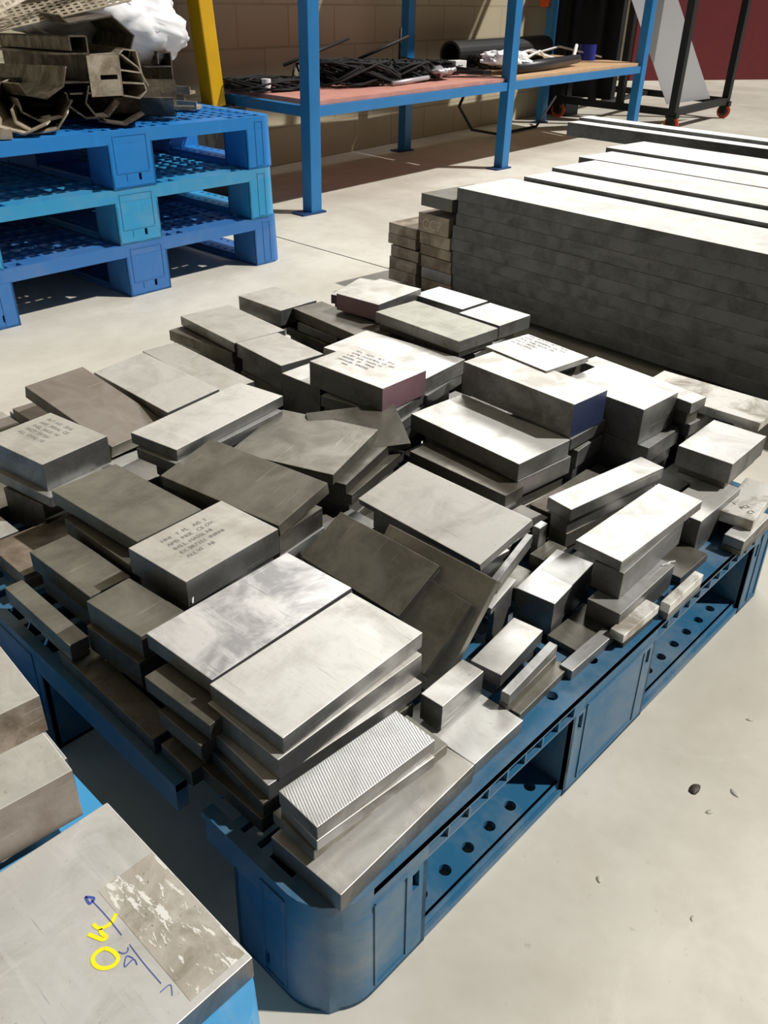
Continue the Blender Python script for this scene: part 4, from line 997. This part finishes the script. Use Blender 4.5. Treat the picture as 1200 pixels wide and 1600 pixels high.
shelfboard(A, Bp, Br, Ar, zA + 1.27, zB + 1.27, 'red_ply', 'shelf_board'); shelfboard(Bp, Cp, Cr, Br, zB + 1.27, zC + 1.27, 'ply', 'shelf_board')
# left continuation of the low shelf behind the pallets
# ------------------------------------------------------------------ things on the low shelf
def on(s, t, bay=0):
    P_, Q, Pr, Qr, z0, z1 = ((A, Bp, Ar, Br, zA, zB), (Bp, Cp, Br, Cr, zB, zC))[bay]
    p = P_.lerp(Q, s).lerp(Pr.lerp(Qr, s), t); return Vector((p.x, p.y, z0 + (z1 - z0) * s + .007))
rnd = random.Random(11)
def tangle(c, rx, ry, rz, n, r, lab):
    bm = bmesh.new()
    for i in range(n):
        pts = []; a = rnd.uniform(0, 6.3); k = rnd.uniform(.35, 1); ph = rnd.uniform(0, 6)
        for j in range(14):
            t = a + j * .45; pts.append(c + Vector((rx * k * math.cos(t), ry * k * math.sin(t * .9 + ph * .1), r + rz * (.5 + .45 * math.sin(t * 1.7 + ph)))))
        tube(bm, pts, r, 6)
    return tag(obj('cable_coil', bm, 'rubber', smooth=True), lab, 'cable', 'black cables on the shelf')
tangle(on(.08, .62), .22, .15, .045, 26, .005, 'flat heap of black cables, leftmost on the reddish shelf')
tangle(on(.38, .45), .26, .17, .11, 46, .0055, 'tall heap of black cables in the middle of the reddish shelf')
tangle(on(.60, .42), .22, .15, .09, 36, .0055, 'heap of black cables right of the tallest heap on the reddish shelf')
tangle(on(.84, .55), .15, .14, .07, 22, .005, 'small heap of black cables beside the middle rack post')
tangle(on(.24, .5, 1), .2, .15, .07, 22, .005, 'black cables lying behind the crumpled white sheet')
def rod(a, b, r, mat, lab, name, cat):
    bm = bmesh.new(); tube(bm, [a, (Vector(a) + Vector(b)) / 2, b], r, 8); return tag(obj(name, bm, mat, smooth=True), lab, cat)
U = Vector((0, 0, 1))
rod(on(.46, .2) + U * .012, on(.66, .22) + U * .02, .011, 'sheet', 'thin silver rod lying in front of the cable heaps', 'metal_rod', 'rod')
rod(on(.5, .6) + U * .1, on(.68, .45) + U * .2, .008, 'black', 'thin black rod sticking up out of the cable heaps', 'black_rod', 'rod')
rod(on(.66, .5) + U * .03, on(.665, .5) + U * .24, .007, 'black', 'short upright black rod with a light stem', 'black_rod', 'rod')
rod(on(.2, .7) + U * .09, on(.5, .7) + U * .19, .008, 'black', 'long black rod leaning over the tall cable heap', 'black_rod', 'rod')
for s0, s1, t0, t1, h in ((.70, .97, .5, .22, .05), (.72, .99, .42, .16, .02), (.74, .95, .62, .35, .07)):
    bm = bmesh.new(); bar(bm, on(s0, t0) + U * (h + .015), on(s1, t1) + U * (.015 + h * .2), .03, .02)
    tag(obj('dark_profile', bm, 'dark_steel'), {.05: 'upper dark profile leaning towards the middle rack post', .02: 'lower dark profile leaning towards the middle rack post', .07: 'rear dark profile behind the two others by the middle rack post'}[h], 'metal profile')
bm = bmesh.new()
for i in range(5):
    pts = [on(.64 + .03 * i + .012 * j, .28 + .1 * math.sin(j * .8 + i)) + U * (.02 + .03 * abs(math.sin(j * .9 + i))) for j in range(8)]; tube(bm, pts, .012, 7)
tag(obj('bent_bracket', bm, 'sheet', smooth=True), 'shiny bent metal pieces in front of the cables on the reddish shelf', 'bracket')
bm = bmesh.new(); cyl(bm, (0, 0, .028), (0, 0, 1), .022, .056); o = obj('cup', bm, 'white'); o.location = on(.04, .5); tag(o, 'small white cup on the left end of the reddish shelf', 'cup')
bm = bmesh.new(); box(bm, -.05, .05, -.03, .03, 0, .07); o = obj('box', bm, 'white', bevel=.003); o.location = on(.955, .42); tag(o, 'small white printed box on the reddish shelf beside the middle post', 'box')
stamp(o, ['75'], 0, 0, 0, .05, mat='black', M=Matrix(((1, 0, 0, -.03), (0, 0, -1, -.0306), (0, 1, 0, .014), (0, 0, 0, 1))), name='printed_number')
# pale shelf
bm = bmesh.new(); bmesh.ops.create_icosphere(bm, subdivisions=4, radius=1)
for v in bm.verts:
    p = v.co.copy(); n = 1 + .45 * mn.noise(p * 1.8) + .3 * abs(mn.noise(p * 4 + Vector((1, 5, 2)))); v.co = Vector((p.x * .22 * n, p.y * .09 * n, max(-.03, p.z * .055 * n)))
o = obj('crumpled_sheet', bm, 'white_bag', smooth=False); o.location = on(.14, .22, 1) + U * .06; o.rotation_euler = (0, .12, .1); tag(o, 'crumpled white plastic sheet on the pale plywood shelf', 'plastic sheet')
bm = bmesh.new(); tube(bm, [on(.1, .12, 1) + U * .03, on(.35, .14, 1) + U * .035, on(.62, .2, 1) + U * .04], [.028, .033, .026], 10); tag(obj('grey_tube', bm, 'dark_steel', smooth=True), 'grey padded tube lying at the front of the pale plywood shelf', 'tube')
bm = bmesh.new(); cyl(bm, on(.42, .72, 1) + U * .075, (on(.6, .72, 1) - on(.2, .72, 1)), .075, 1.25, 24, .06); tag(obj('black_pipe', bm, 'black', smooth=False), 'large black pipe lying at the back of the pale plywood shelf', 'pipe')
bm = bmesh.new(); cyl(bm, on(.30, .5, 1) + U * .05, (on(.6, .72, 1) - on(.2, .72, 1)), .045, .5, 20); tag(obj('black_pipe', bm, 'dark_steel'), 'short dark pipe in front of the large black pipe', 'pipe')
for i, (s0, s1, t0, t1) in enumerate(((.2, .6, .38, .3), (.25, .66, .42, .45), (.3, .55, .3, .4), (.5, .95, .5, .35))):
    bm = bmesh.new(); tube(bm, [on(s0, t0, 1) + U * .06, on((s0 + s1) / 2, t0 + .03, 1) + U * .09, on(s1, t1, 1) + U * .02], .008, 6)
    tag(obj('wire', bm, 'sheet' if i % 2 else 'white', smooth=True), ['white wire nearest the crumpled sheet', 'silver wire curving above the grey tube', 'white wire lying over the cables', 'long silver wire reaching to the blue cup'][i], 'wire')
bm = bmesh.new(); tube(bm, [on(.62, .25, 1) + U * .02, on(.68, .3, 1) + U * .11], .012, 6); tag(obj('white_peg', bm, 'white', smooth=True), 'short white peg standing at the end of the grey tube', 'peg')
bm = bmesh.new(); cyl(bm, (0, 0, .05), (0, 0, 1), .06, .1, 24, .05); cyl(bm, (0, 0, .005), (0, 0, 1), .055, .008, 24); o = obj('cup', bm, 'paper_blue'); o.location = on(.88, .42, 1); tag(o, 'dark blue cup on the right end of the pale shelf', 'cup')
# hanging cable below the shelf
bm = bmesh.new(); tube(bm, [Vector((4.35, 3.3, .44)), Vector((4.42, 3.45, .25)), Vector((4.7, 3.55, .08)), Vector((5.1, 3.62, .012)), Vector((5.7, 3.7, .012)), Vector((6.0, 3.75, .2))], .01, 6)
tag(obj('cable', bm, 'black', smooth=True), 'black cable hanging below the pale shelf and trailing on the floor', 'cable')
# orange things behind
bm = bmesh.new(); box(bm, -.05, .05, -.04, .04, 0, .2); o = obj('orange_reel', bm, 'orange', bevel=.02); o.location = (6.0, 3.93, .80); tag(o, 'orange plastic reel hanging on the wall behind the pale shelf', 'reel')
bm = bmesh.new(); box(bm, -.09, .09, -.06, .06, 0, .16); o = obj('motor_housing', bm, 'orange', bevel=.03); o.location = (7.3, 5.0, .62); tag(o, 'red-orange machine head on a dark column behind the rack', 'machine')
bm = bmesh.new(); cyl(bm, (0, 0, .31), (0, 0, 1), .06, .62, 16); obj('column', bm, 'dark_steel', o).location = (0, 0, -.62)
bm = bmesh.new(); cyl(bm, (0, 0, .6), (0, 0, 1), .07, 1.0, 16); obj('upper_column', bm, 'black', o)
# ------------------------------------------------------------------ black trolley with a leaning metal sheet
tr = empty('trolley', (0, 0, 0), label='tall black steel trolley on orange castors carrying a leaning metal sheet', cat='trolley')
c1, c2, c3, c4 = Vector((6.38, 2.93, .135)), Vector((7.62, 3.07, .135)), Vector((7.75, 4.3, .135)), Vector((6.45, 4.0, .135))
for q in (c1, c2, c3, c4):
    bm = bmesh.new(); bar(bm, q, q + Vector((0, 0, 2.0)), .055); obj('upright', bm, 'black', tr)
    bm = bmesh.new(); bar(bm, q - Vector((0, 0, .04)), q, .05, .09); box(bm, q.x - .035, q.x - .025, q.y - .03, q.y + .03, .04, .11); box(bm, q.x + .025, q.x + .035, q.y - .03, q.y + .03, .04, .11); f = obj('castor_fork', bm, 'black', tr)
    bm = bmesh.new(); cyl(bm, (q.x, q.y, .055), (1, .35, 0), .055, .035, 24, .035); obj('castor_wheel', bm, 'orange', tr)
    bm = bmesh.new(); cyl(bm, (q.x, q.y, .055), (1, .35, 0), .035, .04, 20); obj('castor_hub', bm, 'dark_steel', tr)
for P_, Q in ((c1, c2), (c2, c3), (c3, c4), (c4, c1)):
    bm = bmesh.new(); bar(bm, P_, Q, .05, .05); obj('base_rail', bm, 'black', tr)
bm = bmesh.new(); bar(bm, c4.lerp(c1, .35), c3.lerp(c2, .35), .05, .03); obj('cross_rail', bm, 'dark_steel', tr)
for t in (.3, .55):
    q = c4.lerp(c1, t); bm = bmesh.new(); bar(bm, q, q + Vector((0, 0, 2.0)), .05); obj('upright', bm, 'black', tr)
for z in (.75, 1.4):
    bm = bmesh.new(); bar(bm, c4 + Vector((0, 0, z)), c4.lerp(c1, .55) + Vector((0, 0, z)), .05); obj('side_rail', bm, 'black', tr)
bm = bmesh.new(); box(bm, 6.5, 6.56, 3.55, 3.92, .165, 2.3)
tag(obj('steel_slab', bm, 'black'), 'dark steel panel standing upright in the far side of the black trolley', 'panel')
bm = bmesh.new(); box(bm, 6.75, 6.8, 3.7, 4.1, .165, 2.3)
tag(obj('steel_slab', bm, 'slate'), 'slate grey narrow panel standing beside the dark panel in the trolley', 'panel')
bm = bmesh.new(); q = [(6.42, .19), (7.17, .19), (6.2, 1.55), (5.3, 1.55)]
q = [(6.60, .165), (7.37, .165), (5.56, 1.6), (4.96, 1.6)]
v = [bm.verts.new((x, 3.1 + d, z)) for d in (0, .004) for x, z in q]
for f in ((3, 2, 1, 0), (4, 5, 6, 7), (0, 1, 5, 4), (1, 2, 6, 5), (2, 3, 7, 6), (3, 0, 4, 7)): bm.faces.new([v[k] for k in f])
tag(obj('metal_sheet', bm, 'sheet'), 'grey metal sheet leaning askew inside the black trolley', 'metal sheet')
for pts, lab in ((((.128, .366, .279), (.131, .363, .272), (.13, .361, .264), (.127, .358, .259)), 'curly bright metal shaving hanging at the corner of the thick stamped block'),
                 (((.66, .038, .207), (.667, .033, .209), (.675, .034, .207), (.681, .029, .208)), 'white shaving lying by the foot of the tall right edge stack'),
                 (((.04, .42, .1885), (.05, .41, .1885), (.062, .405, .1885)), 'thin bright shaving on the low dark strip at the broken edge')):
    bm = bmesh.new(); tube(bm, pts, .0011, 6); tag(obj('metal_shaving', bm, 'white'), lab, 'metal shaving')
# ------------------------------------------------------------------ debris and chalk marks on the floor
for i, (x, y, s, lab) in enumerate(((.53, -.12, .011, 'brown flake of dirt on the floor in front of the pallet'), (.56, -.16, .007, 'pale metal chip right of the brown flake on the floor'), (.51, -.15, .006, 'small pale chip below the brown flake on the floor'),
        (.33, -.10, .005, 'tiny white chip on the floor nearest the pallet front corner'), (.70, -.12, .005, 'tiny white chip on the floor near the middle pallet foot'), (.36, -.2, .004, 'tiny chip farthest out on the bare floor'))):
    bm = bmesh.new(); bmesh.ops.create_icosphere(bm, subdivisions=2, radius=s)
    for v in bm.verts: v.co = Vector((v.co.x * (1 + .5 * mn.noise(v.co * 300 + Vector((i, 0, 0)))), v.co.y * .55, max(0, v.co.z * .35)))
    o = obj('debris_chip', bm, 'debris' if i else 'scrap'); o.location = (x, y, 0); o.rotation_euler = (0, 0, i * 1.3); tag(o, lab, 'debris', 'chips on the floor')
bm = bmesh.new(); bmesh.ops.create_icosphere(bm, subdivisions=2, radius=.008)
for v in bm.verts: v.co = Vector((v.co.x * 1.6, v.co.y * .5, v.co.z * .3))
